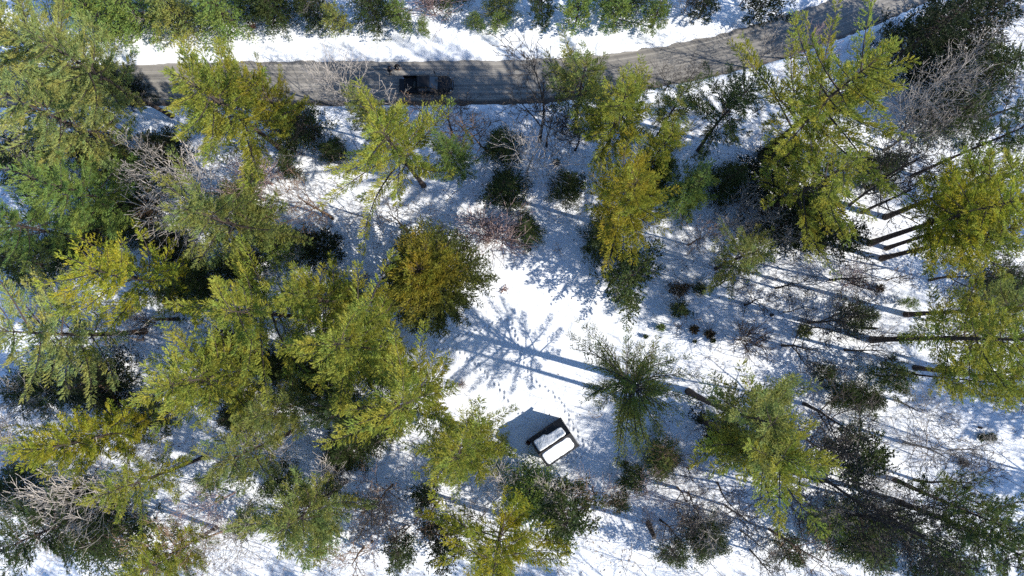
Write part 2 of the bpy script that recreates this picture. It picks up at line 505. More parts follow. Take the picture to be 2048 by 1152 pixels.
# ------------------------------------------------------------------ conifers
def conifer(rng, h, R, cb=.42, nb=5, dz=.9, prof='pine', e0=4, e1=50, tip=.26, sp=.13, blk=.35, tsp=.075,
            tl=.21, tw=.056, ntri=3, smin=.25, lobe=.22, trunk_r=None, lean=None, drop=.10, jit=.30, ang=(32, 62), upb=.35, ell=(1.0, 0.0), wood=1.0, cap=1e9, face=.42, star=None, lj=(.62, 1.12)):
    """trunk, branch and needle meshes of one conifer, grown branch by branch"""
    T, B, N = Buf(), Buf(), Buf()
    tr = trunk_r or h * .0125
    ks = np.linspace(0, 1, 9)
    a0, a1 = rng.uniform(0, 6.28, 2)
    lx = .018 * h * np.sin(ks * 3.0) * math.cos(a0); ly = .018 * h * np.sin(ks * 2.4) * math.sin(a1)
    tp = np.stack([lx, ly, ks * (h * .985 + .5) - .5], 1)
    trr = tr * (1 - ks) ** .8 + .015; trr[0] *= 1.3
    T.tube(tp, trr, 8)
    ph = rng.uniform(0, 6.28, 3); am = rng.uniform(.4, 1, 3) * lobe
    zb = cb * h
    z = zb; az = rng.uniform(0, 6.28)
    C, D = [], []
    bp0, bp1, br0, br1 = [], [], [], []
    S = np.linspace(0, 1, 7)
    while z < h * .975:
        t = (z - zb) / (h - zb)
        n = max(2, int(round(nb * (1 - .35 * t) + rng.uniform(-1, 1))))
        az += rng.uniform(.3, 1.2)
        for q in range(n):
            A = az + q * 6.283 / n + rng.normal(0, .22)
            lob = 1 + sum(am[k] * math.cos((k + 2) * (A - ph[k])) for k in range(3))
            if star:
                lob = 1 + star[2] * math.cos(star[0] * (A - star[1])) + .12 * math.cos(A + 1.2)
            if prof == 'pine':
                pr = (.62 + .38 * min(t / .25, 1)) * (1 - t) ** .55 + .05
            elif prof == 'cone':
                pr = (1 - t) ** .85 + .05
            elif prof == 'round':
                pr = max(0, 1 - t ** 2.4) ** .55 + .05
            else:
                pr = .75 * (1 - t) ** .35 * (.7 + .3 * math.sin(t * 3.14)) + .1
            e = ell[0]
            el = math.hypot(math.cos(A - ell[1]) * e, math.sin(A - ell[1]) / e)
            L = R * pr * lob * el * rng.uniform(lj[0], lj[1])
            if L < .25:
                L = .25
            E = math.radians(e0 + (e1 - e0) * t ** 1.3 + rng.normal(0, 6))
            AA = A + rng.normal(0, .18) * S
            rr = L * S * math.cos(E)
            zz = z + rng.uniform(-.15, .15) + L * (math.sin(E) * S + tip * (S ** 2 - .45 * S))
            bx, by = np.interp(z / h, ks, lx), np.interp(z / h, ks, ly)
            P = np.stack([bx + np.cos(AA) * rr, by + np.sin(AA) * rr, zz], 1)
            r0 = (.011 * L + .008) * wood
            rad = r0 * (1 - S) + .006
            bp0.append(P[:-1]); bp1.append(P[1:]); br0.append(rad[:-1]); br1.append(rad[1:])
            nl = max(2, int(L * (1 - smin) / sp * 2))
            sm = smin * (1 - t * .8)
            s = np.sort(rng.uniform(sm if L > 1.6 else .12, 1, nl))
            s = s[rng.random(nl) > drop]
            nl = len(s)
            if nl == 0:
                continue
            p = np.stack([np.interp(s, S, P[:, k]) for k in range(3)], 1)
            side = np.where(np.arange(nl) % 2, 1.0, -1.0)
            ba = np.interp(s, S, AA) + side * np.radians(rng.uniform(ang[0], ang[1], nl))
            bl = blk * (.32 + .68 * (1 - s)) * min(L, 3.2) * rng.uniform(.7, 1.2, nl) + .12
            up = rng.uniform(.0, .3, nl) + .1
            d = np.stack([np.cos(ba), np.sin(ba), up], 1)
            # the leading shoot
            s2 = np.linspace(.8, 1, 3)
            p = np.vstack([p, np.stack([np.interp(s2, S, P[:, k]) for k in range(3)], 1)])
            d = np.vstack([d, np.tile([math.cos(AA[-1]), math.sin(AA[-1]), .35], (3, 1))])
            bl = np.concatenate([bl, [.3, .3, .34]])
            m = np.maximum(2, (bl / tsp).astype(int))
            idx = np.repeat(np.arange(len(bl)), m)
            tt = (np.arange(len(idx)) - np.repeat(np.cumsum(m) - m, m) + rng.random(len(idx))) / m[idx]
            tt = .15 + .85 * tt
            c = p[idx] + d[idx] * (bl[idx] * tt)[:, None] + rng.normal(0, .035, (len(idx), 3))
            C.append(c); D.append(d[idx])
            if wood > 1.2:
                bp0.append(p); bp1.append(p + d * (bl * .75)[:, None]); br0.append(np.full(len(bl), .009)); br1.append(np.full(len(bl), .004))
        z += dz * rng.uniform(.75, 1.25)
    B.sticks(np.concatenate(bp0), np.concatenate(bp1), np.concatenate(br0), np.concatenate(br1), 3)
    C = np.concatenate(C); D = np.concatenate(D)
    if len(C) * ntri > cap:
        k = rng.random(len(C)) < cap / (len(C) * ntri); C, D = C[k], D[k]
    C = np.repeat(C, ntri, 0); D = np.repeat(D, ntri, 0)
    n = len(C)
    rv = rng.normal(0, 1, (n, 3))
    d = D * .8 + rv * jit + np.array([0, 0, upb])
    d /= np.linalg.norm(d, axis=1, keepdims=True)
    # sprays lie broadside to the light: up and outwards, loosely
    ax = C.copy(); ax[:, 2] = 0; ax /= np.linalg.norm(ax, axis=1, keepdims=True) + 1e-6
    nm = np.array([0, 0, .75]) + ax * .35 + rng.normal(0, face, (n, 3))
    sd = np.cross(d, nm); sd /= np.linalg.norm(sd, axis=1, keepdims=True) + 1e-9
    ln = tl * rng.uniform(.7, 1.3, (n, 1)); wd = tw * .5 * rng.uniform(.7, 1.3, (n, 1))
    v = np.stack([C - sd * wd, C + sd * wd, C + d * ln], 1).reshape(-1, 3)
    N.add(v, np.arange(n * 3).reshape(-1, 3))
    return T, B, N

TINT = {
    'P': (.355, .352, .112), 'Y': (.335, .318, .052), 'B': (.385, .345, .036), 'A': (.345, .288, .036),
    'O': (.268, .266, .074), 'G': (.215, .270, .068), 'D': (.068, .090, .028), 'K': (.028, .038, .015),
    'E': (.115, .140, .040), 'R': (.16, .06, .03), 'W': (.12, .08, .045),
}
BARK = {'pale': (.38, .35, .325), 'grey': (.27, .25, .235), 'dark': (.055, .047, .042), 'brown': (.17, .115, .08), 'pink': (.27, .20, .195), 'pine': (.055, .043, .038)}
TRIS = [0]

def put_tree(name, label, cat, meshes, xy, rz, tint, bark, scale=(1, 1, 1), tilt=(0, 0), group=None, names=('trunk', 'branches', 'crown')):
    z = gz1(xy[0], xy[1])
    r = thing(name, label, cat, (xy[0], xy[1], z), rz, group)
    r.rotation_euler = (tilt[0], tilt[1], rz)
    r.scale = scale
    for nm, me in zip(names, meshes):
        p = link(nm, me, r, tint if nm == 'crown' else bark)
        if nm == 'branches':
            tag(p, kind='stuff')
    return r

def build(bufs, smooth=(True, False, False), mats=('bark', 'bark', 'needles'), names=('trunk', 'branches', 'crown')):
    out = []
    for b, s, mt, nm in zip(bufs, smooth, mats, names):
        TRIS[0] += b.tris()
        out.append(b.mesh(nm, M[mt], s))
    return out

PINE_GROUP = 'tall pines of the snowy wood'
# crown centre in the photo (u, v), crown radius there in pixels, height in metres, tint, label, options
PINES = [
    (40, 70, 125, 24, 'P', 'huge pale pine filling the upper left corner', dict(lobe=.3)),
    (150, 115, 100, 23, 'P', 'pale pine reaching right over the snow bank at the left end of the road', dict(lobe=.3)),
    (80, 215, 112, 23, 'P', 'broad pale pine on the left edge, just below the corner giant', dict(lobe=.3)),
    (425, 200, 125, 24, 'Y', 'ragged spreading pine hanging over the left half of the road', dict(lobe=.35, cb=.4)),
    (520, 185, 55, 21, 'A', 'smaller golden-tinged pine between the road pine and the pale bare tree', {}),
    (125, 372, 95, 20, 'G', 'mid green pine with feathery tips beside a white bare branch, near the left edge', dict(lobe=.3)),
    (425, 440, 105, 22, 'O', 'dull olive pine with fine drooping sprays left of the pale fallen branches', dict(jit=.7)),
    (250, 545, 112, 21, 'B', 'bright yellow star-shaped pine with its dark trunk showing at lower right', dict(lobe=.3, drop=.2)),
    (505, 625, 105, 22, 'Y', 'yellow-green pine with comb-like left tips, left of the amber cedar', dict(lobe=.35)),
    (620, 590, 95, 21, 'Y', 'yellow-green pine directly below the dark evergreen with bare twigs', {}),
    (712, 692, 118, 22, 'Y', 'yellow-green pine whose right side meets the clearing under the amber cedar', dict(lobe=.3)),
    (75, 660, 122, 23, 'P', 'big green pine with swept plumes halfway down the left edge', dict(lobe=.3)),
    (390, 765, 112, 22, 'Y', 'yellow pine with lumpy plumes above the lower left snow patch', dict(lobe=.3)),
    (140, 885, 92, 21, 'B', 'bright yellow pine above the big white leafless fan', dict(lobe=.3)),
    (265, 965, 74, 19, 'Y', 'loose yellow pine at the left rim of the lower left snow patch', dict(lobe=.3, drop=.25)),
    (825, 805, 124, 22, 'Y', 'yellow pine on the near side of the clearing, up and left of the shed', dict(lobe=.3)),
    (925, 900, 104, 20, 'Y', 'dense yellow pine standing right beside the shed shadow', {}),
    (600, 1030, 95, 20, 'O', 'olive pine on the right rim of the lower left snow patch', dict(lobe=.3)),
    (475, 905, 85, 19, 'O', 'patchy olive pine beside the small white leafless fan', dict(drop=.25)),
    (60, 1080, 85, 18, 'D', 'dark shaded pine in the lower left corner, under the white leafless fan', {}),
    (290, 1140, 80, 19, 'Y', 'yellow pine cut by the bottom edge, left of the leaning bare trunk', {}),
    (990, 1118, 106, 20, 'B', 'vivid yellow pine cut by the bottom edge below the shed', dict(lobe=.25)),
    (788, 294, 104, 22, 'Y', 'bushy yellow-green pine just below the black pickup', dict(lobe=.4)),
    (725, 215, 50, 18, 'O', 'narrow dusky pine between the road edge and the bushy pine below the pickup', {}),
    (905, 305, 50, 15, 'G', 'small green pine on the right flank of the bushy pine below the pickup', {}),
    (1168, 168, 90, 20, 'O', 'dusky pine leaning over the road beside the dark bare tree', dict(lobe=.3)),
    (1235, 220, 100, 22, 'Y', 'light green pine at the road edge, half hiding the dusky pine', dict(lobe=.3)),
    (1258, 395, 110, 23, 'A', 'gold-hearted pine above the round dark evergreen', dict(lobe=.3)),
    (1350, 205, 58, 19, 'O', 'slim olive pine below the road where it starts to bend', {}),
    (1330, 290, 62, 18, 'Y', 'slim yellow pine in the gap above the gold-hearted pine', {}),
    (1390, 365, 60, 16, 'G', 'green pine with a golden tip, right of the gold-hearted pine', dict(prof='cone')),
    (1672, 188, 165, 27, 'Y', 'giant pine with long spiky limbs reaching over the road bend', dict(lobe=.45, drop=.15, cb=.38)),
    (1645, 355, 108, 23, 'Y', 'lower yellow pine in the shadow of the giant at the bend', dict(lobe=.4, drop=.2)),
    (1470, 215, 80, 20, 'D', 'dark thin pine left of the giant at the road bend', dict(lobe=.4, drop=.3)),
    (1490, 515, 75, 15, 'O', 'thin see-through pine above the sunlit right slope', dict(drop=.45, lobe=.3)),
    (1965, 1030, 100, 20, 'E', 'dark green pine near the lower right corner', dict(lobe=.3, drop=.2)),
    (2025, 265, 75, 22, 'D', 'dark olive pine on the right edge under the bare thicket', dict(drop=.2)),
    (1950, 760, 52, 19, 'Y', 'slender yellow pine low on the right edge', dict(drop=.2)),
    (35, 455, 85, 20, 'G', 'blue-green pine cut by the left edge, above a dark snowy gap', {}),
    (545, 825, 65, 18, 'O', 'small olive pine wedged between two yellow ones in the dark hollow', {}),
    (680, 830, 78, 15, 'D', 'dark shaded pine in the hollow between the yellow pines', dict(drop=.2)),
    (345, 600, 55, 15, 'D', 'dark low pine tucked under the bright yellow star pine', dict(drop=.3)),
]
# pines whose bare trunks show: trunk foot in the photo
FOOT_PINES = [
    (1377, 783, 28, 4.9, 'O', 'olive pine with blurred outline right of the open spruce', dict(cb=.70, drop=.15, jit=.45, dz=.65)),
    (1402, 840, 27, 5.4, 'Y', 'mustard star-shaped pine with one long limb pointing down', dict(cb=.70, star=(4, -.06, .6), dz=.65)),
    (1770, 435, 23, 4.4, 'Y', 'uppermost of the four bare-trunked pines leaning out to the right edge', {}),
    (1740, 487, 25, 5.0, 'B', 'longest-trunked pine, second of the four leaning out to the right edge', {}),
    (1773, 497, 19, 3.4, 'O', 'thin-trunked pine just behind the third foot of the four at right', dict(drop=.3)),
    (1763, 517, 22, 4.6, 'Y', 'lowest of the four bare-trunked pines leaning out to the right edge', {}),
    (1745, 680, 26, 5.2, 'Y', 'pine with the thickest level trunk crossing the right slope', {}),
    (1812, 629, 22, 3.8, 'O', 'pine with a thin dark trunk just above the thickest level trunk', dict(drop=.25)),
    (1795, 1004, 23, 3.7, 'E', 'pine with a straight dark trunk under the lower right corner', dict(drop=.25)),
    (1830, 735, 20, 3.6, 'Y', 'pine whose short foot shows below the thickest level trunk', dict(drop=.2)),
]
def s_at(u, v, z):
    return float(np.linalg.norm(pix(u + 50, v, z) - pix(u - 50, v, z)) / 100)

PV = {'full': [], 'open': [], 'cone': []}
for k in range(12):
    PV['full'].append(build(conifer(np.random.default_rng(1100 + k), 22, 6.0, cb=(.34, .40, .30)[k % 3], lobe=(.3, .4, .22)[k % 3], nb=(5, 4, 5)[k % 3], cap=96000)))
for k in range(4):
    PV['open'].append(build(conifer(np.random.default_rng(1150 + k), 22, 6.0, cb=.42, lobe=.38, drop=.3, dz=1.05, nb=5, jit=.4, cap=60000)))
PV['cone'].append(build(conifer(np.random.default_rng(1180), 22, 5.0, cb=.25, prof='cone', dz=.75, cap=60000)))
cnt = {'full': 0, 'open': 0, 'cone': 0}
for i, (u, v, rp_, h, t, lab, op) in enumerate(PINES):
    rng = np.random.default_rng(1000 + i)
    zc = h * .74
    xy = pix(u, v, zc)
    R = rp_ * s_at(u, v, zc) * (1.22 if u < 760 and 330 < v < 850 else 1.17)
    kd = 'cone' if 'prof' in op else ('open' if op.get('drop', 0) > .18 else 'full')
    me = PV[kd][cnt[kd] % len(PV[kd])]; cnt[kd] += 1
    if R > 7.6:      # the giants get a crown of their own, so that their needles stay needle-sized
        me = build(conifer(rng, 22, R, cb=.36, lobe=.36, nb=5, cap=120000)); sx = 1.0
    else:
        sx = R / (5.0 if kd == 'cone' else 6.0)
    put_tree('pine_tree', lab, 'pine', me, xy, rng.uniform(0, 6.28), tuple(np.array(TINT[t]) * rng.uniform(.9, 1.1)), BARK['pine'], (sx * rng.uniform(.92, 1.08), sx * rng.uniform(.92, 1.08), h / 22), group=PINE_GROUP)
for i, (u, v, h, R, t, lab, op) in enumerate(FOOT_PINES):
    rng = np.random.default_rng(2000 + i)
    xy = pix(u, v, .2)
    bufs = conifer(rng, h, R, **{**dict(cb=.5, cap=52000), **op})
    put_tree('pine_tree', lab, 'pine', build(bufs), xy, 0.0 if 'star' in op else rng.uniform(0, 6.28), TINT[t], BARK['pine'], group=PINE_GROUP)

# the open, dark-limbed conifer right of the clearing
rng = np.random.default_rng(77)
xy = pix(1268, 772, 14)
bufs = conifer(rng, 18, 7.7, cb=.36, nb=6, dz=.72, prof='pine', e0=12, e1=62, tip=.14, sp=.15, blk=.30, tsp=.085, tl=.14, tw=.05, smin=.3, lobe=.16, drop=.12, wood=1.3, ang=(28, 55), lj=(.7, 1.1), cap=80000)
put_tree('spruce_tree', 'open dark conifer with long straight limbs, alone on the right side of the clearing', 'conifer', build(bufs), xy, .3, (.19, .20, .04), (.035, .03, .028))
# the dense amber-topped cedar
rng = np.random.default_rng(78)
xy = pix(857, 549, 9)
bufs = conifer(rng, 15.0, 5.6, cb=.04, nb=10, dz=.34, prof='round', e0=10, e1=66, tip=.08, sp=.18, blk=.28, tsp=.085, tl=.18, tw=.08, smin=.55, lobe=.10, drop=.03, cap=150000, lj=(.86, 1.05), ang=(25, 70))
put_tree('cedar_tree', 'dense rounded amber-topped cedar in the middle of the wood, beside the clearing', 'cedar', build(bufs, mats=('bark', 'bark', 'cedar')), xy, 1.0, (.30, .235, .028), BARK['pine'])

# ------------------------------------------------------------------ low evergreens (shared meshes)
EV = []
for k in range(6):
    rng = np.random.default_rng(300 + k)
    if k < 3:     # hemlock: flat sprays, pointed
        b = conifer(rng, 10, 3.6, cb=.06, nb=7, dz=.36, prof='cone', e0=-4, e1=40, tip=.02, sp=.26, blk=.34, tsp=.15, tl=.2, tw=.085, smin=.25, lobe=.2, jit=.35, upb=.12, cap=36000)
    else:         # broad bushy evergreen with coarser leaves
        b = conifer(rng, 10, 4.6, cb=.08, nb=6, dz=.6, prof='bush', e0=15, e1=65, tip=.1, sp=.36, blk=.42, tsp=.15, tl=.22, tw=.13, smin=.3, lobe=.3, jit=.7, cap=30000, face=.6)
    EV.append(build(b))
# u, v, radius px, height m, tint, kind (h hemlock / b broad bush), label
EVERGREENS = [
    (1256, 555, 78, 9, 'D', 'b', 'round dark evergreen below the gold-hearted pine at the clearing rim'),
    (1053, 462, 40, 5, 'D', 'h', 'small dark evergreen right of the bush with orange leaves'),
    (640, 492, 62, 7, 'K', 'b', 'very dark evergreen with bare twigs across it, left of the amber cedar'),
    (560, 490, 62, 8, 'G', 'b', 'fresh green evergreen joined to the very dark one left of the cedar'),
    (1005, 290, 45, 7, 'D', 'h', 'dark evergreen behind the pale-limbed leafless tree below the road'),
    (1012, 378, 45, 6, 'D', 'h', 'dark evergreen behind the pinkish leafless bush'),
    (1712, 912, 80, 8, 'D', 'b', 'large dark broad evergreen right of the mustard star pine'),
    (1725, 1078, 80, 9, 'D', 'h', 'wide dark evergreen under crossing black trunks at lower right'),
    (1650, 1050, 45, 6, 'G', 'b', 'grey-green evergreen with pale leaves beside the crossing black trunks'),
    (1800, 1050, 40, 6, 'D', 'h', 'dark evergreen between the two long trunks at lower right'),
    (1130, 1030, 92, 10, 'D', 'b', 'broad dark evergreen under bare branches straight below the shed'),
    (1060, 985, 62, 8, 'G', 'h', 'green evergreen with bare twigs close below the shed'),
    (890, 1080, 66, 8, 'K', 'b', 'blackish evergreen left of the vivid yellow pine at the bottom'),
    (800, 1105, 46, 6, 'D', 'b', 'open-leaved dark evergreen above the bottom edge, left of the blackish one'),
    (1265, 955, 40, 5, 'D', 'b', 'dark low evergreen at the clearing rim, lower right of the shed'),
    (1240, 1003, 32, 4, 'D', 'b', 'smaller dark evergreen just below the low one right of the shed'),
    (1325, 915, 45, 5, 'O', 'h', 'olive twig-covered evergreen under the open conifer'),
    (1415, 1078, 50, 6, 'D', 'h', 'twig-covered dark evergreen left of the lower snow gully'),
    (1350, 1110, 40, 5, 'D', 'b', 'dark evergreen on the bottom edge beside the broken snag'),
    (1600, 430, 92, 12, 'K', 'h', 'black shaded evergreen below the giant pine at the bend'),
    (1545, 330, 62, 10, 'K', 'h', 'black shaded evergreen to the upper left, under the giant pine'),
    (1690, 470, 52, 8, 'K', 'b', 'near-black evergreen beside the four leaning bare trunks'),
    (1650, 745, 30, 4, 'D', 'b', 'small leafy evergreen, left one of a pair below the forked black trunk'),
    (1785, 755, 58, 6, 'D', 'b', 'grey-twigged evergreen below the thickest level trunk'),
    (1690, 792, 44, 5, 'D', 'b', 'leafy dark evergreen just above the curved black trunk at right'),
    (1740, 800, 34, 5, 'D', 'h', 'dark evergreen between the leafy one and the curved black trunk'),
    (1715, 632, 36, 7, 'D', 'h', 'small evergreen tuft at the end of the bent black trunk'),
    (1820, 605, 18, 3, 'G', 'b', 'tiny green evergreen on sunlit snow above the thickest level trunk'),
    (1360, 620, 27, 3, 'D', 'b', 'low round shrub right of the round dark evergreen'),
    (1360, 580, 24, 3, 'W', 'b', 'brownish low shrub between two dark shrubs beside the clearing'),
    (1400, 578, 20, 2.5, 'D', 'b', 'little dark shrub at the foot of the see-through pine'),
    (1445, 865, 58, 7, 'K', 'b', 'black evergreen under the left arm of the mustard star pine'),
    (1850, 70, 92, 15, 'K', 'h', 'black mass of evergreen at the right end of the road'),
    (1940, 55, 82, 13, 'K', 'h', 'black evergreen in the upper right corner behind pale twigs'),
    (1955, 165, 85, 11, 'D', 'h', 'dark green evergreen under the white-limbed tree at upper right'),
    (1900, 230, 62, 9, 'D', 'h', 'dark evergreen below the white-limbed tree at upper right'),
    (1455, 365, 48, 9, 'D', 'h', 'dark evergreen in the shade right of the golden-tipped pine'),
    (1320, 350, 42, 9, 'D', 'h', 'dark evergreen wedged behind the gold-hearted pine'),
    (1135, 375, 40, 9, 'D', 'h', 'dark evergreen on the left flank of the gold-hearted pine'),
    (1205, 480, 48, 9, 'D', 'h', 'dark evergreen between the gold-hearted pine and the round one'),
    (230, 165, 40, 8, 'K', 'h', 'dark evergreen added to darken the shaded road left of the ragged pine'),  # dark tree added where the road itself only lies in shade
    (270, 330, 60, 9, 'D', 'h', 'dark evergreen under the pale slanting branches at left'),
    (255, 430, 60, 8, 'D', 'h', 'shaded evergreen between the feathery green and dull olive pines'),
    (40, 320, 70, 11, 'D', 'h', 'dark evergreen on the left edge below the pale giants'),
    (45, 525, 62, 8, 'D', 'h', 'dark evergreen on the left edge in the snowy gap'),
    (400, 560, 50, 9, 'D', 'h', 'grey-green evergreen right of the bright yellow star pine'),
    (200, 770, 72, 8, 'K', 'h', 'dark evergreen below the white spidery leafless tree'),
    (310, 830, 50, 7, 'D', 'b', 'dark evergreen beside the lumpy yellow pine at lower left'),
    (700, 900, 55, 8, 'D', 'h', 'dark evergreen left of the yellow pines near the shed'),
    (760, 740, 50, 8, 'D', 'h', 'dark evergreen in the gap between two yellow pines by the clearing'),
    (640, 760, 55, 8, 'D', 'h', 'dark evergreen in the hollow right of the lumpy yellow pine'),
    (850, 990, 40, 6, 'D', 'b', 'dark evergreen below the yellow pines, left of the shed'),
    (1000, 895, 30, 4, 'D', 'b', 'low dark evergreen at the left tip of the shed shadow'),
    (210, 1075, 75, 8, 'D', 'h', 'dark evergreen under the loose yellow pine at lower left'),
    (560, 960, 45, 7, 'D', 'b', 'dark evergreen below the small white leafless fan'),
    (490, 1045, 42, 5, 'D', 'b', 'dark evergreen beside the leaning bare trunk at lower left'),
    (590, 250, 55, 7, 'D', 'h', 'dark twiggy evergreen in the shade right of the ragged road pine'),
    (665, 300, 30, 4, 'D', 'h', 'small dark evergreen left of the bushy pine below the pickup'),
    (480, 400, 45, 7, 'O', 'h', 'olive evergreen between the dull olive pine and the pale fallen branches'),
    (2015, 570, 60, 8, 'D', 'h', 'dark evergreen on the right edge between yellow crowns'),
    (1890, 1130, 60, 9, 'D', 'h', 'dark evergreen on the bottom edge near the lower right corner'),
    (1575, 1100, 45, 6, 'D', 'b', 'twig-covered dark evergreen on the bottom edge beside the black leaning trunk'),
    (640, 1090, 45, 6, 'G', 'b', 'green evergreen below the olive pine at the bottom'),
    (420, 960, 30, 4, 'G', 'b', 'little green evergreen at the top of the lower left snow patch'),
    (1765, 335, 45, 8, 'D', 'h', 'dark evergreen added to shade the gap right of the lower yellow pine'),  # added to bring shade into a snow gap that came out bright
    (190, 40, 60, 11, 'G', 'h', 'green evergreen between the two pale giants at the upper left'),
    (130, -10, 60, 12, 'G', 'h', 'green evergreen cut by the top edge beside the corner giant'),
    (330, 300, 50, 8, 'K', 'h', 'near-black evergreen behind the slanting pale branches under the ragged pine'),
    (185, 455, 50, 7, 'K', 'h', 'near-black evergreen under the lower tips of the feathery green pine'),
    (125, 500, 42, 6, 'D', 'h', 'low evergreen on the dark snowy gap near the left edge'),
    (335, 490, 50, 8, 'K', 'h', 'near-black evergreen between the star pine and the dull olive pine'),
    (480, 530, 45, 7, 'K', 'h', 'near-black evergreen left of the fresh green one by the cedar'),
    (450, 700, 50, 7, 'K', 'h', 'near-black evergreen in the hollow under the comb-tipped pine'),
    (560, 730, 52, 8, 'D', 'h', 'dark evergreen in the middle of the yellow pine cluster'),
    (480, 830, 48, 7, 'K', 'h', 'near-black evergreen right of the lumpy yellow pine'),
    (690, 600, 42, 6, 'D', 'h', 'dark evergreen on the right rim of the pine cluster facing the cedar'),
    (745, 860, 48, 7, 'K', 'h', 'near-black evergreen under the yellow pine up and left of the shed'),
    (650, 985, 42, 6, 'D', 'b', 'dark low evergreen right of the olive pine by the lower left snow patch'),
    (25, 980, 62, 8, 'D', 'h', 'dark evergreen on the left edge behind the white leafless fan'),
    (125, 1010, 55, 7, 'K', 'h', 'near-black evergreen under the white leafless fan'),
    (70, 780, 60, 7, 'D', 'h', 'dark evergreen on the left edge under the swept pine'),
    (180, 300, 52, 8, 'K', 'h', 'near-black evergreen beneath the broad pale pine'),
    (575, 335, 32, 4, 'D', 'b', 'low dark shrub on the bright snow left of the stout red-brown trunk'),
    # across the road
    (262, 20, 72, 11, 'G', 'h', 'first evergreen from the left across the road, beside the pale giants'),
    (350, 38, 66, 9, 'O', 'h', 'olive evergreen across the road with a dead branch on the snow'),
    (440, 28, 68, 10, 'G', 'h', 'wide green evergreen across the road above the ragged pine'),
    (540, 18, 58, 9, 'D', 'h', 'dark evergreen across the road with snow before it'),
    (620, 22, 48, 9, 'D', 'h', 'dark evergreen across the road beside a bare grey trunk'),
    (672, 50, 38, 6, 'O', 'b', 'olive bush across the road coming closest to the left snow strip'),
    (742, 20, 55, 9, 'D', 'h', 'dark evergreen across the road above the two people'),
    (800, 38, 38, 6, 'G', 'b', 'green bush across the road straight above the pickup'),
    (845, 52, 22, 3, 'G', 'b', 'small green bush on the snow above the pickup bonnet'),
    (952, 42, 22, 3.5, 'G', 'b', 'left one of two small bushes on the snow strip across the road'),
    (997, 42, 24, 3.5, 'G', 'b', 'right one of two small bushes on the snow strip across the road'),
    (1000, 5, 40, 8, 'O', 'h', 'olive evergreen behind the two small bushes across the road'),
    (1085, 12, 52, 9, 'D', 'b', 'left end of the dense green thicket across the road'),
    (1155, 22, 56, 9, 'G', 'b', 'dense green evergreen in the middle of the thicket across the road'),
    (1235, 26, 58, 9, 'G', 'b', 'bright fringed evergreen right of the middle of the thicket across the road'),
    (1312, 38, 44, 6, 'G', 'b', 'low green bush at the right end of the thicket across the road'),
    (1415, 2, 44, 8, 'K', 'b', 'dark evergreen on the top edge above the shaded snow'),
    (1530, 2, 52, 8, 'K', 'b', 'dark ragged evergreen on the top edge above the road bend'),
    (1260, -25, 60, 11, 'D', 'h', 'dark evergreen behind the thicket, cut by the top edge'),
    (890, -25, 50, 9, 'D', 'h', 'evergreen cut by the top edge beyond the pickup'),
    (500, -20, 60, 11, 'D', 'h', 'tall dark evergreen cut by the top edge at left'),
]
for i, (u, v, rp_, h, t, kd, lab) in enumerate(EVERGREENS):
    if v < 60 and u < 1400 and h >= 6:
        v -= 10; rp_ *= .86
    rng = np.random.default_rng(4000 + i)
    k = rng.integers(0, 3) + (0 if kd == 'h' else 3)
    zc = h * (.4 if kd == 'h' else .55)
    xy = pix(u, v, zc)
    R = rp_ * s_at(u, v, zc)
    sx = R / (3.3 if kd == 'h' else 3.9)
    c = np.array(TINT[t]) * rng.uniform(.85, 1.2)
    nm = 'evergreen_tree' if h >= 5 else 'evergreen_shrub'
    put_tree(nm, lab, 'evergreen' if h >= 5 else 'shrub', EV[k], xy, rng.uniform(0, 6.28), tuple(c), BARK['pine'], (sx * rng.uniform(.9, 1.1), sx * rng.uniform(.9, 1.1), h / 10), group='dark evergreens and shrubs under the pines')

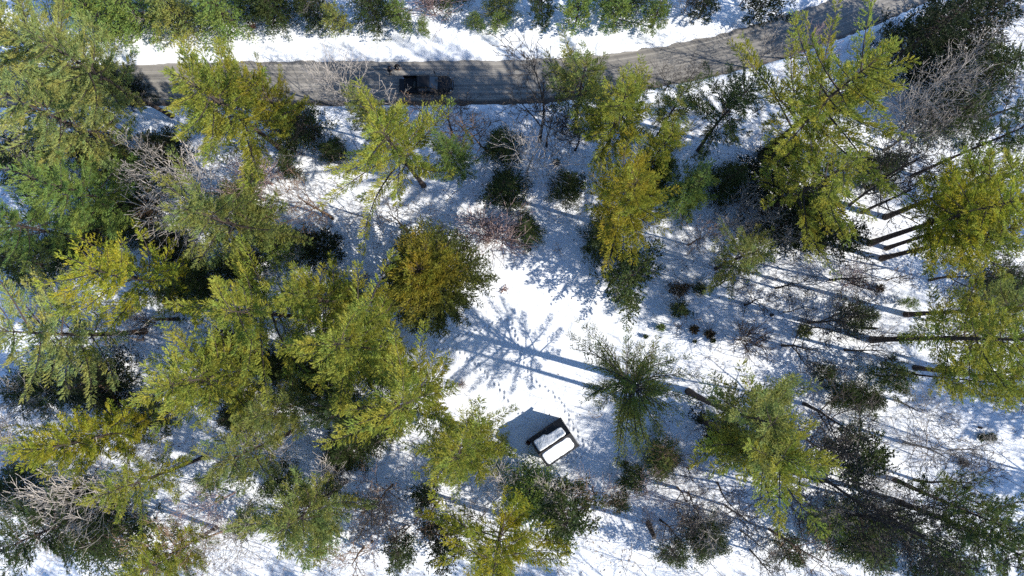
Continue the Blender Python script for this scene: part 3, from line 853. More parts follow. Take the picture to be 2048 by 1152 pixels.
# ------------------------------------------------------------------ leafless trees (shared meshes)
def bare(rng, h, ang, nch, ratio, trunk_L=.8, trunk_r=None, bend=.12, up=.06, low=.25, minr=.0095):
    T, limbs = Buf(), []
    p0, p1, r0, r1 = [], [], [], []
    def rec(p, d, L, r, lev):
        n = 7 if lev == 0 else (4 if lev < 3 else 3)
        pts, rads = [p], [r]
        for k in range(n):
            d = d + rng.normal(0, bend * (0.4 if lev == 0 else 1), 3) + np.array([0, 0, up])
            d /= np.linalg.norm(d)
            p = p + d * L / n
            pts.append(p); rads.append(max(minr, r * (1 - .75 * (k + 1) / n)))
        pts = np.array(pts); rads = np.array(rads)
        if lev == 0:
            pts[0, 2] -= .4; rads[0] *= 1.25
            T.tube(pts, rads, 7)
        else:
            p0.append(pts[:-1]); p1.append(pts[1:]); r0.append(rads[:-1]); r1.append(rads[1:])
        if lev < len(nch):
            m = nch[lev]
            az = rng.uniform(0, 6.28)
            lo = low if lev == 0 else .2
            for q in range(m):
                u = lo + (1 - lo) * (q + rng.uniform(.2, .9)) / m
                u = min(u, 1)
                x = u * n; k = min(int(x), n - 1); w = x - k
                bp = pts[k] * (1 - w) + pts[k + 1] * w
                bd = pts[k + 1] - pts[k]; bd /= np.linalg.norm(bd)
                az += 2.4 + rng.normal(0, .4)
                a = math.radians(ang * rng.uniform(.7, 1.3))
                e1 = np.cross(bd, [0.31, .9, .3]); e1 /= np.linalg.norm(e1); e2 = np.cross(bd, e1)
                cd = bd * math.cos(a) + (e1 * math.cos(az) + e2 * math.sin(az)) * math.sin(a)
                br = (rads[k] * (1 - w) + rads[k + 1] * w) * rng.uniform(.5, .7)
                rec(bp - cd * (.6 * rads[k]), cd, L * ratio * (1.15 - .5 * u) * rng.uniform(.7, 1.2), max(minr, br), lev + 1)
                if lev == 0:
                    b = Buf()
                    b.sticks(np.concatenate(p0), np.concatenate(p1), np.concatenate(r0), np.concatenate(r1), 3)
                    limbs.append(b)
                    for q_ in (p0, p1, r0, r1): q_.clear()
    rec(np.zeros(3), np.array([0, 0, 1.0]), h * trunk_L, trunk_r or h * .0125, 0)
    return [T] + limbs

BARE = {'tree': [], 'fan': [], 'sapling': [], 'bush': []}
for k in range(5):
    BARE['tree'].append(build(bare(np.random.default_rng(500 + k), 12, 42, (9, 6, 4, 2), .56, minr=.018, trunk_r=.17), (True,) + (False,) * 30, ('bark',) * 31, ('trunk',) + ('limb',) * 30))
for k in range(3):
    BARE['fan'].append(build(bare(np.random.default_rng(520 + k), 12, 34, (8, 5, 4, 2), .80, trunk_L=.5, low=.35, up=.05, minr=.016), (True,) + (False,) * 30, ('bark',) * 31, ('trunk',) + ('limb',) * 30))
for k in range(4):
    BARE['sapling'].append(build(bare(np.random.default_rng(540 + k), 6, 38, (8, 4, 3), .52, bend=.15, low=.3, minr=.015), (True,) + (False,) * 30, ('bark',) * 31, ('trunk',) + ('limb',) * 30))
for k in range(2):
    BARE['bush'].append(build(bare(np.random.default_rng(560 + k), 5, 36, (14, 5, 4), .95, trunk_L=.38, low=.05, bend=.13, minr=.016), (True,) + (False,) * 30, ('bark',) * 31, ('trunk',) + ('limb',) * 30))
NOM = {'tree': 12, 'fan': 12, 'sapling': 6, 'bush': 5}

# foot in the photo (u, v), height m, kind, bark, label
BARES = [
    (1079, 281, 19, 'tree', 'dark', 'dark forked leafless tree whose crown fans over the road right of the pickup'),
    (1054, 347, 13, 'fan', 'pale', 'pale-limbed leafless tree with a brown foot, below the road in front of a dark evergreen'),
    (995, 478, 8.5, 'bush', 'pink', 'pinkish leafless bush fanning out between the cedar and the gold-hearted pine'),
    (965, 455, 6.5, 'bush', 'pink', 'second pinkish leafless bush pressed against the top of the amber cedar'),
    (705, 222, 13, 'fan', 'pale', 'pale fine-twigged leafless tree over the road left of the two people'),
    (665, 437, 13, 'tree', 'brown', 'leafless tree with a stout red-brown trunk left of the cedar'),
    (815, 462, 11, 'tree', 'dark', 'black-twigged leafless tree sticking out left of the amber cedar top'),
    (455, 395, 17, 'fan', 'pale', 'pale leafless tree with long branches slanting to upper left, under the ragged pine'),
    (385, 365, 14, 'tree', 'grey', 'grey leafless tree among the slanting pale branches at left'),
    (530, 400, 12, 'fan', 'pink', 'pinkish leafless tree left of the stout red-brown trunk'),
    (285, 680, 12, 'fan', 'pale', 'white spidery leafless tree below the bright yellow star pine'),
    (262, 960, 17, 'fan', 'pale', 'big white leafless fan sweeping to the lower left edge'),
    (215, 1000, 15, 'fan', 'pale', 'second white leafless fan, just below the big one at lower left'),
    (565, 888, 9, 'fan', 'pale', 'small white leafless fan among olive pines at lower left'),
    (690, 960, 10, 'fan', 'pale', 'pale leafless tree left of the snow strip between the bottom pines'),
    (1800, 205, 13, 'fan', 'pale', 'white-limbed leafless tree in the thicket at upper right'),
    (1855, 235, 12, 'fan', 'grey', 'grey leafless tree right of the white-limbed one at upper right'),
    (1900, 150, 12, 'tree', 'grey', 'grey leafless tree against the black evergreens at upper right'),
    (1940, 90, 12, 'fan', 'pale', 'pale leafless tree in the upper right corner'),
    (1960, 240, 13, 'tree', 'grey', 'grey leafless tree on the right edge above the dark olive pine'),
    (1580, 118, 9, 'fan', 'pink', 'pinkish leafless tree over the road left of the giant pine'),
    (1500, 135, 9, 'tree', 'grey', 'thin grey leafless tree at the road edge left of the giant pine'),
    (1330, 180, 8, 'fan', 'dark', 'dark leafless tree spread over the road at the start of the bend'),
    (1375, 170, 7, 'tree', 'dark', 'dark leafless sapling between the bend and the slim olive pine'),
    (905, 270, 11, 'tree', 'dark', 'dark thin leafless tree below the pickup bonnet'),
    (945, 285, 12, 'tree', 'dark', 'dark thin leafless tree midway between pickup and forked tree'),
    (975, 300, 10, 'sapling', 'brown', 'brown leafless sapling left of the dark forked tree'),
    (1093, 292, 12, 'tree', 'dark', 'dark leafless tree just right of the foot of the forked tree'),
    (1123, 262, 9, 'sapling', 'dark', 'dark leafless sapling left of the dusky road pine'),
    (1150, 300, 10, 'tree', 'dark', 'dark leafless tree at the lower rim of the dusky road pine'),
    (870, 250, 8, 'sapling', 'brown', 'reddish leafless sapling in front of the pickup bonnet'),
    (800, 245, 9, 'sapling', 'grey', 'grey leafless sapling behind the bushy pine below the pickup'),
    (1617, 645, 13, 'tree', 'dark', 'bent black leafless trunk above the middle of the right slope'),
    (1568, 624, 8, 'tree', 'dark', 'slim black leafless tree above the bent black trunk'),
    (1565, 691, 12, 'tree', 'dark', 'black leafless tree lying level across the middle of the right slope'),
    (1608, 808, 15, 'tree', 'dark', 'curved black leafless tree with a fan of twigs right of the olive blurred pine'),
    (1627, 655, 9, 'sapling', 'dark', 'thin black sapling running parallel below the bent trunk'),
    (1776, 666, 5, 'sapling', 'dark', 'thin dark sapling right of the short snag'),
    (1552, 576, 10, 'tree', 'dark', 'black leafless tree right of the see-through pine'),
    (1475, 680, 7, 'bush', 'brown', 'brown leafless bush on the snow above the olive blurred pine'),
    (1420, 575, 11, 'tree', 'dark', 'dark leafless tree through the left side of the see-through pine'),
    (1376, 490, 10, 'tree', 'brown', 'brown leafless tree left of the see-through pine'),
    (1352, 652, 5, 'sapling', 'dark', 'crooked dark sapling on the right rim of the clearing'),
    (1440, 460, 11, 'fan', 'grey', 'grey leafless tree between the golden-tipped and see-through pines'),
    (1540, 470, 10, 'fan', 'pale', 'thin pale leafless tree in front of the black shaded evergreen'),
    (1700, 410, 17, 'tree', 'dark', 'long dark leafless trunk slanting up right of the giant pine'),
    (1725, 425, 15, 'tree', 'dark', 'dark leafless trunk, lower of two slanting up right of the giant pine'),
    (1735, 375, 14, 'tree', 'dark', 'dark leafless tree below the gap right of the giant pine'),
    (1770, 300, 12, 'fan', 'grey', 'grey leafless tree filling the gap right of the giant pine'),
    (1850, 640, 10, 'fan', 'grey', 'grey leafless tree between the right edge crowns and the slope'),
    (1775, 560, 6, 'sapling', 'brown', 'brown sapling with twigs below the four leaning bare trunks'),
    (1690, 570, 5, 'bush', 'pink', 'pinkish low bush on the snow left of the four leaning trunks'),
    (1570, 940, 16, 'tree', 'dark', 'long black leafless tree running down right from the mustard star pine'),
    (1540, 975, 12, 'tree', 'dark', 'black leafless trunk below the long limb of the mustard pine'),
    (1678, 1022, 20, 'tree', 'dark', 'black trunk, lower of two crossing the wide dark evergreen'),
    (1735, 1003, 20, 'tree', 'dark', 'black trunk, upper of two crossing the wide dark evergreen'),
    (1740, 983, 8, 'sapling', 'dark', 'thin dark sapling above the two crossing black trunks'),
    (1810, 885, 12, 'tree', 'grey', 'grey-brown leafless tree lying towards the dark lower right pine'),
    (1660, 880, 9, 'fan', 'grey', 'grey leafless tree over the large dark broad evergreen'),
    (1700, 960, 8, 'fan', 'pale', 'pale leafless twigs over the lower side of the broad evergreen'),
    (1790, 800, 11, 'fan', 'grey', 'grey leafless tree right of the leafy dark evergreens'),
    (1980, 790, 11, 'tree', 'dark', 'dark leafless tree on the right edge below the yellow crowns'),
    (1435, 965, 9, 'tree', 'dark', 'dark leafless tree just left of the long limb of the mustard pine'),
    (1355, 975, 9, 'tree', 'brown', 'brown branching tree with its stout foot below the open conifer'),
    (1375, 985, 10, 'tree', 'dark', 'dark brown leafless tree beside the stout branching foot'),
    (1290, 985, 8, 'fan', 'pink', 'pinkish leafless tree lower right of the shed, over two dark evergreens'),
    (1330, 900, 7, 'fan', 'brown', 'brown leafless bush below the open conifer'),
    (1185, 975, 9, 'fan', 'brown', 'brown leafless tree leaning down from the shed rim'),
    (1100, 985, 9, 'fan', 'pale', 'pale leafless tree below the shed over the green evergreen'),
    (1010, 965, 9, 'fan', 'pale', 'pale leafless tree lower left of the shed'),
    (970, 1025, 9, 'fan', 'pale', 'white branching leafless tree above the vivid yellow pine'),
    (880, 1000, 10, 'tree', 'brown', 'red-brown leafless tree left of the white branching one'),
    (785, 970, 12, 'tree', 'brown', 'brown leafless tree with crossed limbs below the yellow pine near the clearing'),
    (755, 995, 11, 'tree', 'dark', 'dark straight leafless trunk leaning lower left, under crossed brown limbs'),
    (738, 1040, 8, 'sapling', 'dark', 'dark sapling left of the twin saplings at the bottom'),
    (810, 1052, 7, 'sapling', 'dark', 'left one of twin dark saplings at the bottom'),
    (820, 1052, 8, 'sapling', 'dark', 'right one of twin dark saplings at the bottom'),
    (728, 1095, 11, 'tree', 'brown', 'brown leafless tree at the bottom edge below the dark saplings'),
    (770, 1010, 6, 'bush', 'grey', 'grey twiggy bush between the dark straight trunk and the twin saplings'),
    (448, 1062, 15, 'tree', 'brown', 'stout brown leafless trunk leaning across the lower left snow patch'),
    (505, 1055, 13, 'fan', 'grey', 'grey leafless tree right of the stout leaning trunk'),
    (470, 985, 11, 'fan', 'pink', 'pinkish leafless tree on the right side of the lower left snow patch'),
    (340, 870, 9, 'fan', 'pale', 'pale leafless tree right of the bright yellow lower left pine'),
    (85, 810, 12, 'fan', 'grey', 'grey leafless tree on the left edge below the swept green pine'),
    (60, 880, 12, 'fan', 'pale', 'pale leafless tree on the left edge beside the bright yellow pine'),
    (165, 600, 9, 'fan', 'pale', 'pale leafless tree between the swept green and yellow star pines'),
    (110, 335, 10, 'fan', 'pale', 'white leafless branch tree above the feathery green pine'),
    (260, 270, 9, 'tree', 'dark', 'dark leafless tree on the snow below the road at far left'),
    (590, 255, 10, 'tree', 'dark', 'dark leafless tree on blue snow right of the ragged road pine'),
    (640, 265, 9, 'tree', 'dark', 'dark leafless tree between the pale road tree and the narrow dusky pine'),
    (615, 500, 7, 'fan', 'pale', 'pale dead branches over the very dark evergreen'),
    (1290, 560, 6, 'fan', 'grey', 'grey leafless twigs over the round dark evergreen'),
    (1230, 590, 5, 'sapling', 'pale', 'pale sapling at the front of the round dark evergreen'),
    (1120, 500, 4, 'sapling', 'dark', 'small dark sapling in the snow between cedar and round evergreen'),
    (1375, 935, 6, 'sapling', 'dark', 'dark sapling below the small mustard arm, right of the brown bush'),
    (1480, 1060, 9, 'tree', 'grey', 'grey leafless tree over the twig-covered evergreen at the bottom'),
    (1405, 1020, 9, 'fan', 'pale', 'pale leafless tree above the lower snow gully'),
    (1620, 1010, 8, 'tree', 'grey', 'grey leafless tree left of the crossing black trunks'),
    (1500, 1100, 10, 'tree', 'dark', 'dark leafless tree in the lower snow gully'),
    (1900, 900, 9, 'tree', 'grey', 'thin grey leafless tree above the dark lower right pine'),
    (395, 545, 6, 'bush', 'brown', 'brown brush heap right of the bright yellow star pine'),
    (310, 645, 5, 'bush', 'brown', 'brown brush at the foot of the bright yellow star pine'),
    (500, 770, 5, 'bush', 'brown', 'brown brush right of the lumpy yellow pine'),
    (235, 790, 5, 'bush', 'brown', 'brown brush under the dark evergreen at left'),
    (700, 930, 6, 'bush', 'brown', 'brown brush on the shaded snow left of the yellow shed pines'),
    (330, 420, 6, 'bush', 'brown', 'brown brush between the feathery green and dull olive pines'),
    (545, 370, 6, 'bush', 'pink', 'pinkish brush right of the dull olive pine'),
    (30, 850, 7, 'bush', 'grey', 'grey brush on the left edge above the bright yellow pine'),
    (620, 690, 4, 'bush', 'grey', 'grey brush in a gap of the yellow pine cluster'),
    (1650, 960, 16, 'tree', 'dark', 'slender dark leafless tree between the broad evergreen and the long black tree'),
    (1600, 870, 13, 'tree', 'dark', 'slender dark leafless tree at the right arm of the mustard star pine'),
    (1690, 700, 11, 'tree', 'dark', 'slender dark leafless tree under the level black one on the right slope'),
    (1830, 960, 14, 'tree', 'dark', 'slender dark leafless tree above the straight-trunked lower right pine'),
    (1450, 1010, 12, 'tree', 'dark', 'slender dark leafless tree left of the tip of the long mustard limb'),
    (1540, 1060, 14, 'tree', 'brown', 'slender brown leafless tree over the lower snow gully, right side'),
    (1660, 560, 12, 'tree', 'dark', 'slender dark leafless tree left of the lowest leaning bare trunk'),
    (1490, 610, 11, 'tree', 'dark', 'slender dark leafless tree below the see-through pine'),
    (1860, 560, 13, 'tree', 'dark', 'slender dark leafless tree under the right edge crowns'),
    (1320, 1040, 10, 'tree', 'dark', 'slender dark leafless tree beside the broken snag'),
    (640, 8, 9, 'tree', 'grey', 'bare grey trunk on the top edge across the road'),
    (870, 30, 7, 'bush', 'pink', 'pinkish leafless bush across the road above the pickup bonnet'),
    (1370, 20, 6, 'bush', 'grey', 'grey leafless bush right of the thicket across the road'),
    (320, 62, 5, 'sapling', 'grey', 'grey dead sapling on the left snow bank across the road'),
    (1480, 10, 7, 'tree', 'grey', 'grey leafless tree on the shaded snow above the bend'),
]
for i, (u, v, h, kd, bk, lab) in enumerate(BARES):
    rng = np.random.default_rng(6000 + i)
    me = BARE[kd][rng.integers(0, len(BARE[kd]))]
    xy = pix(u, v, .25)
    s = h / NOM[kd]
    c = np.array(BARK[bk]) * rng.uniform(.85, 1.15)
    nm = {'tree': 'bare_tree', 'fan': 'bare_tree', 'sapling': 'bare_sapling', 'bush': 'bare_bush'}[kd]
    cat = {'tree': 'bare tree', 'fan': 'bare tree', 'sapling': 'sapling', 'bush': 'bush'}[kd]
    wid = s * (rng.uniform(.85, 1.1) if kd != 'tree' else rng.uniform(.7, .95))
    put_tree(nm, lab, cat, me, xy, rng.uniform(0, 6.28), None, tuple(c), (wid, wid, s), (rng.normal(0, .06), rng.normal(0, .06)), 'leafless trees of the wood', ('trunk',) + ('limb',) * 30)

# unseen woods added past the right and lower edge to throw shadows and twigs in
OUT = [build(conifer(np.random.default_rng(900 + k), 22, 4.6, cap=14000, dz=.9, tl=.34, tw=.12)) for k in range(2)]
for i, (x, y) in enumerate([(66, 34), (70, 20), (68, 9), (77, -2), (67, -12), (72, -22), (66, -32), (82, 14), (84, -15), (50, -36), (37, -37), (24, -35), (11, -37), (-3, -36), (-17, -37), (-31, -36), (-45, -36), (84, 30)]):
    rng = np.random.default_rng(7000 + i)
    s = rng.uniform(.85, 1.1)
    r = put_tree('pine_tree', 'pine added just outside the right or lower edge to cast shadows inward', 'pine', OUT[i % 2], (x, y), rng.uniform(0, 6.28), TINT['O'], BARK['pine'], (s, s, s), group='pines past the right and lower edge')

for i, (x, y) in enumerate([(60, 8), (62, -3), (61, -17), (63, -24), (62, 26), (71, 4), (74, -8), (57, -31), (59, 14), (58, -10), (60, -21), (65, 1), (44, -32), (31, -32), (18, -32), (5, -32), (-9, -32), (-23, -32), (-37, -32), (76, -18)]):
    rng = np.random.default_rng(7300 + i)
    s = rng.uniform(1.0, 1.6)
    put_tree('bare_tree', 'leafless tree added just outside the right or lower edge to cast shadows inward', 'bare tree', BARE['tree'][i % 5], (x, y), rng.uniform(0, 6.28), None, BARK['grey'], (s * .8, s * .8, s), group='leafless trees past the right and lower edge', names=('trunk',) + ('limb',) * 30)

# ------------------------------------------------------------------ small things on the snow
def snag(u, v, h, r, bark, lab, top=True):
    xy = pix(u, v, .25)
    rng = np.random.default_rng(int(u * 7 + v))
    o = thing('broken_snag' if h > 1 else 'tree_stump', lab, 'snag' if h > 1 else 'stump', (xy[0], xy[1], gz1(*xy)), rng.uniform(0, 6))
    t = Buf(); ks = np.linspace(0, 1, 6)
    t.tube(np.stack([ks * .04 * h * math.sin(u), ks * .05 * h, ks * (h + .4) - .4], 1), r * (1.25 - .45 * ks), 9)
    part('trunk', t, M['bark'], o, True, BARK[bark])
    c = Buf(); a = np.arange(9) * 2 * math.pi / 9
    x0, y0 = .04 * h * math.sin(u), .05 * h
    ring = np.stack([x0 + np.cos(a) * r * .78, y0 + np.sin(a) * r * .78, np.full(9, h) + rng.uniform(-.02, .12, 9)], 1)
    ring2 = ring * [1, 1, 1] + [0, 0, .03]
    c.rings([ring, ring2])
    part('broken_top', c, M['wood_cut'], o)
    if h > 1:
        s = Buf()
        p0 = np.array([[0, .03 * h, h * f] for f in (.45, .6, .75)]); a = rng.uniform(0, 6.28, 3)
        s.sticks(p0, p0 + np.stack([np.cos(a) * .5, np.sin(a) * .5, np.full(3, .2)], 1), .025, .012, 4)
        part('branch_stub', s, M['bark'], o, False, BARK[bark])
snag(1297, 1047, 5.5, .26, 'dark', 'thick dark broken snag in the lower snow gully')
snag(1727, 656, 3.4, .15, 'dark', 'short dark snag lying level on the right slope')
snag(1544, 630, .45, .2, 'dark', 'round dark stump on the sunlit right slope')
snag(1878, 735, 3.0, .2, 'dark', 'short snag near the right edge below the level trunk')
snag(355, 638, 5.0, .2, 'dark', 'dark snag below the bright yellow star pine')
snag(745, 1082, .4, .16, 'dark', 'small stump on blue snow near the bottom edge')
snag(1960, 855, .4, .14, 'dark', 'small stump above a pair of shrubs on sunlit snow at right')

TUFT = []
for k in range(2):
    b = conifer(np.random.default_rng(950 + k), 1.0, .5, cb=.1, nb=6, dz=.14, prof='bush', e0=15, e1=70, tip=.1, sp=.09, blk=.5, tsp=.09, tl=.15, tw=.07, smin=.2, trunk_r=.02, cap=1500)
    TUFT.append(build(b))
for i, (u, v, s, t, lab) in enumerate([
    (1322, 655, .8, 'G', 'little green seedling beside the crooked dark sapling'),
    (1388, 659, .9, 'W', 'brown seedling right of the crooked dark sapling'),
    (1417, 668, 1.0, 'W', 'larger brown seedling on the snow under the brown leafless bush'),
    (1426, 681, .55, 'D', 'tiny dark seedling below the larger brown one'),
    (1291, 673, .5, 'D', 'tiny dark seedling above the open conifer'),
    (1390, 683, .4, 'D', 'smallest dark seedling between brown seedling and open conifer'),
    (1964, 874, .8, 'D', 'left one of a pair of dark shrubs on sunlit snow at right'),
    (1983, 874, .8, 'D', 'right one of a pair of dark shrubs on sunlit snow at right'),
    (1758, 577, .8, 'W', 'brown tuft on sunlit snow below the four leaning trunks'),
    (1605, 662, 1.3, 'O', 'yellowish seedling below the foot of the bent black trunk'),
    (1251, 926, .5, 'D', 'dark speck of a seedling right of the shed'),
    (1113, 325, .7, 'D', 'dark seedling on shaded snow right of the pale-limbed tree'),
    (1176, 500, .5, 'D', 'dark seedling on the snow left of the round evergreen'),
    (1925, 925, .8, 'W', 'brown seedling on snow above the dark lower right pine'),
]):
    xy = pix(u, v, .4); rng = np.random.default_rng(int(u + v))
    put_tree('seedling', lab, 'seedling', TUFT[i % 2], xy, rng.uniform(0, 6), TINT[t], BARK['brown'], (s, s, s), group='seedlings poking through the snow')

# rust-red fallen oak sprig in the clearing
xy = pix(1008, 580, .25)
o = thing('fallen_sprig', 'rust-red leafy sprig lying on the snow right of the amber cedar', 'sprig', (xy[0], xy[1], gz1(*xy)), .3)
rng = np.random.default_rng(11)
t = Buf(); a = rng.uniform(-.6, .6, 7)
P0 = np.zeros((7, 3)); P0[:, 0] = np.linspace(-.5, .3, 7); P0[:, 2] = .05
t.sticks(P0, P0 + np.stack([.35 * np.cos(a), .5 * np.sin(a), rng.uniform(.05, .2, 7)], 1), .012, .006, 4)
t.sticks([[-.7, .05, .04]], [[.6, 0, .1]], .015, .008, 4)
part('twig', t, M['bark'], o, False, BARK['brown'])
l = Buf()
n = 60
c = np.stack([rng.normal(.05, .33, n), rng.normal(0, .2, n), rng.uniform(.06, .26, n)], 1)
d = rng.normal(0, 1, (n, 3)) * [1, 1, .5]; d /= np.linalg.norm(d, axis=1, keepdims=True)
sd = np.cross(d, rng.normal(0, 1, (n, 3))); sd /= np.linalg.norm(sd, axis=1, keepdims=True)
v = np.stack([c, c + d * .1 + sd * .05, c + d * .2, c + d * .1 - sd * .05], 1).reshape(-1, 3)
l.add(v, np.arange(n * 4).reshape(-1, 4))
part('leaves', l, M['dead_leaf'], o, False, (.22, .055, .028))

# orange dead leaves still hanging low on the pinkish bush, and rusty brush by the shed
def leaf_bush(u, v, rad, h, n, col, name, lab, cat):
    xy = pix(u, v, h * .5)
    rng = np.random.default_rng(int(u))
    o = thing(name, lab, cat, (xy[0], xy[1], gz1(*xy)))
    st = Buf(); m = 40
    a = rng.uniform(0, 6.28, m); rr = rad * rng.uniform(.3, 1, m)
    e = np.stack([np.cos(a) * rr, np.sin(a) * rr, h * rng.uniform(.4, 1, m)], 1)
    st.sticks(e * [.08, .08, 0] - [0, 0, .15], e, .014, .006, 3)
    part('stems', st, M['bark'], o, False, BARK['brown'])
    l = Buf()
    c = e[rng.integers(0, m, n)] * rng.uniform(.45, 1.0, (n, 1)) + rng.normal(0, .07, (n, 3))
    d = rng.normal(0, 1, (n, 3)); d /= np.linalg.norm(d, axis=1, keepdims=True)
    sd = np.cross(d, rng.normal(0, 1, (n, 3))); sd /= np.linalg.norm(sd, axis=1, keepdims=True)
    v4 = np.stack([c, c + d * .05 + sd * .03, c + d * .11, c + d * .05 - sd * .03], 1).reshape(-1, 3)
    l.add(v4, np.arange(n * 4).reshape(-1, 4))
    part('leaves', l, M['dead_leaf'], o, False, col)
leaf_bush(980, 478, 1.25, 2.2, 900, (.30, .13, .055), 'orange_leaved_bush', 'low bush still holding orange dead leaves, at the upper end of the clearing', 'bush')
leaf_bush(1057, 884, .38, 1.3, 420, (.07, .025, .018), 'rust_brown_shrub', 'small rust-brown shrub against the left wall of the shed', 'shrub')
leaf_bush(505, 52, .5, 1.2, 260, (.11, .035, .025), 'dark_red_shrub', 'small dark red shrub on the snow bank across the road', 'shrub')
leaf_bush(1572, 285, .9, 2.0, 300, (.13, .05, .03), 'reddish_shrub', 'reddish dead-leaved shrub in the black shade under the giant pine', 'shrub')
leaf_bush(925, 770, .8, 1.4, 200, (.24, .13, .09), 'tan_leaved_shrub', 'tan dead-leaved shrub between the yellow pine and the clearing', 'shrub')

# dead twigs and brushwood all through the wood: nobody could count them
rng = np.random.default_rng(21)
n = 8000
ux, uy = rng.uniform(-64, 64, n), rng.uniform(-40, 46, n)
rd_, sd_ = road_dist(ux, uy)
dens = vnoise(ux, uy, 6, 12)
k = (~inside(CLEAR, ux, uy)) & (rd_ > .8) & ~((sd_ > 0) & (rd_ < 5.5)) & (dens + rng.normal(0, .12, n) > .36)
ux, uy = ux[k], uy[k]; n = len(ux)
uz = ground_z(ux, uy)
a = rng.uniform(0, 6.28, n); L = rng.uniform(.5, 3.2, n)
base = np.stack([ux, uy, uz - .05], 1)
tipp = base + np.stack([np.cos(a) * L * .45, np.sin(a) * L * .45, L], 1)
ub = Buf()
ub.sticks(base, tipp, .02, .009, 3)
for q in range(3):
    f = rng.uniform(.3, .9, (n, 1)); p = base * (1 - f) + tipp * f
    a2 = a + rng.normal(0, 1.2, n)
    ub.sticks(p, p + np.stack([np.cos(a2) * L * .35, np.sin(a2) * L * .35, L * .3], 1), .009, .005, 3)
# taller whippy saplings of the same thicket
n = 1500
ux, uy = rng.uniform(-62, 62, n), rng.uniform(-38, 42, n)
rd_, sd_ = road_dist(ux, uy)
k = (~inside(CLEAR, ux, uy)) & (rd_ > 1.0) & ~((sd_ > 0) & (rd_ < 6)) & (vnoise(ux, uy, 9, 14) > .36)
ux, uy = ux[k], uy[k]; n = len(ux)
L = rng.uniform(2.2, 6.0, n); a = rng.uniform(0, 6.28, n); le = rng.uniform(.05, .4, n)
p = np.stack([ux, uy, ground_z(ux, uy) - .1], 1)
d = np.stack([np.cos(a) * le, np.sin(a) * le, np.ones(n)], 1)
for q in range(4):
    d = d + rng.normal(0, .12, (n, 3)) * [1, 1, .2]
    p2 = p + d * (L / 4)[:, None]
    r_ = .006 + .007 * L
    ub.sticks(p, p2, r_ * (1 - q * .22), r_ * (.78 - q * .2), 3)
    for w in range(3 if q else 1):
        f = rng.random((n, 1)); b0 = p * (1 - f) + p2 * f
        bd = d * .6 + rng.normal(0, .55, (n, 3)) * [1, 1, .3]
        b1 = b0 + bd * (L * rng.uniform(.12, .28, n))[:, None]
        ub.sticks(b0, b1, .011, .007, 3)
        b2 = b0 * .4 + b1 * .6
        ub.sticks(b2, b2 + (bd * .5 + rng.normal(0, .3, (n, 3))) * (L * .14)[:, None], .008, .005, 3)
    p = p2
TRIS[0] += ub.tris()
und = link('undergrowth', ub.mesh('undergrowth', M['bark']), None, (.20, .165, .145)); tag(und, kind='stuff')

rng = np.random.default_rng(22)
n = 3200
ux, uy = rng.uniform(-64, 64, n), rng.uniform(-40, 46, n)
rd_, sd_ = road_dist(ux, uy)
k = (rd_ > .3) & ~((sd_ > 0) & (rd_ < 5)) & (~inside(CLEAR, ux, uy) | (rng.random(n) < .12))
ux, uy = ux[k], uy[k]; n = len(ux)
c = np.stack([ux, uy, ground_z(ux, uy) + .02], 1)
a = rng.uniform(0, 6.28, n); s = rng.uniform(.05, .16, n)[:, None]
d = np.stack([np.cos(a), np.sin(a), rng.uniform(-.1, .5, n)], 1) * s; e = np.stack([-np.sin(a), np.cos(a), rng.uniform(-.3, .3, n)], 1) * s * .45
lb = Buf(); lb.add(np.stack([c - d, c + e, c + d, c - e], 1).reshape(-1, 3), np.arange(n * 4).reshape(-1, 4))
ll = link('leaf_litter', lb.mesh('leaf_litter', M['dead_leaf']), None, (.10, .055, .035)); tag(ll, kind='stuff')

# ------------------------------------------------------------------ shed
SH_Z, SH_R, SH_L, SH_D = 2.35, 1.05, 4.05, 3.5      # eave height, ridge rise, roof length, roof depth
xy = pix(1108.5, 884, SH_Z)
shed = thing('shed', 'small black gabled shed with snow on both roof slopes, at the lower clearing end', 'shed', (xy[0], xy[1], .1), math.radians(33.8))
wl, wd = SH_L - .35, SH_D - .5
for nm_, cx, cy, sx, sy in (('wall', 0, wd / 2, wl, .1), ('wall', 0, -wd / 2, wl, .1)):
    w = Buf(); w.box(cx, cy, SH_Z / 2 - .05, sx, sy, SH_Z + .1)
    wall = part(nm_, w, M['shed_board'], shed)
    bt = Buf()
    for q in range(13):
        bt.box(-wl / 2 + .1 + q * (wl - .2) / 12, cy + math.copysign(.062, cy), SH_Z / 2, .045, .025, SH_Z - .1)
    part('battens', bt, M['shed_trim'], wall)
for sx in (-1, 1):
    w = Buf(); x = sx * wl / 2
    y0, y1 = -wd / 2 + .052, wd / 2 - .052
    prof_ = np.array([[y0, -.1], [y1, -.1], [y1, SH_Z - .02], [0, SH_Z + SH_R * .82], [y0, SH_Z - .02]])
    w.rings([np.stack([np.full(5, x + k_), prof_[:, 0], prof_[:, 1]], 1) for k_ in (-.05, .05)])
    wall = part('wall', w, M['shed_board'], shed)
dr = Buf(); dr.box(.4, wd / 2 + .075, 1.02, .95, .05, 1.95)
door = part('door', dr, M['shed_trim'], shed)
hd = Buf(); hd.box(.78, wd / 2 + .12, 1.05, .04, .05, .16); part('handle', hd, M['chrome'], door)
slope = math.atan2(SH_R, SH_D / 2); sl = math.hypot(SH_R, SH_D / 2)
def on_roof(x, s, up, side):
    """x along ridge, s metres up from the eave, up = height above the roof surface; side +1 back (upper left), -1 front"""
    y = side * (SH_D / 2 - s * math.cos(slope)); z = SH_Z + s * math.sin(slope)
    return (x, y + side * math.sin(slope) * up, z + math.cos(slope) * up)
NP = 4
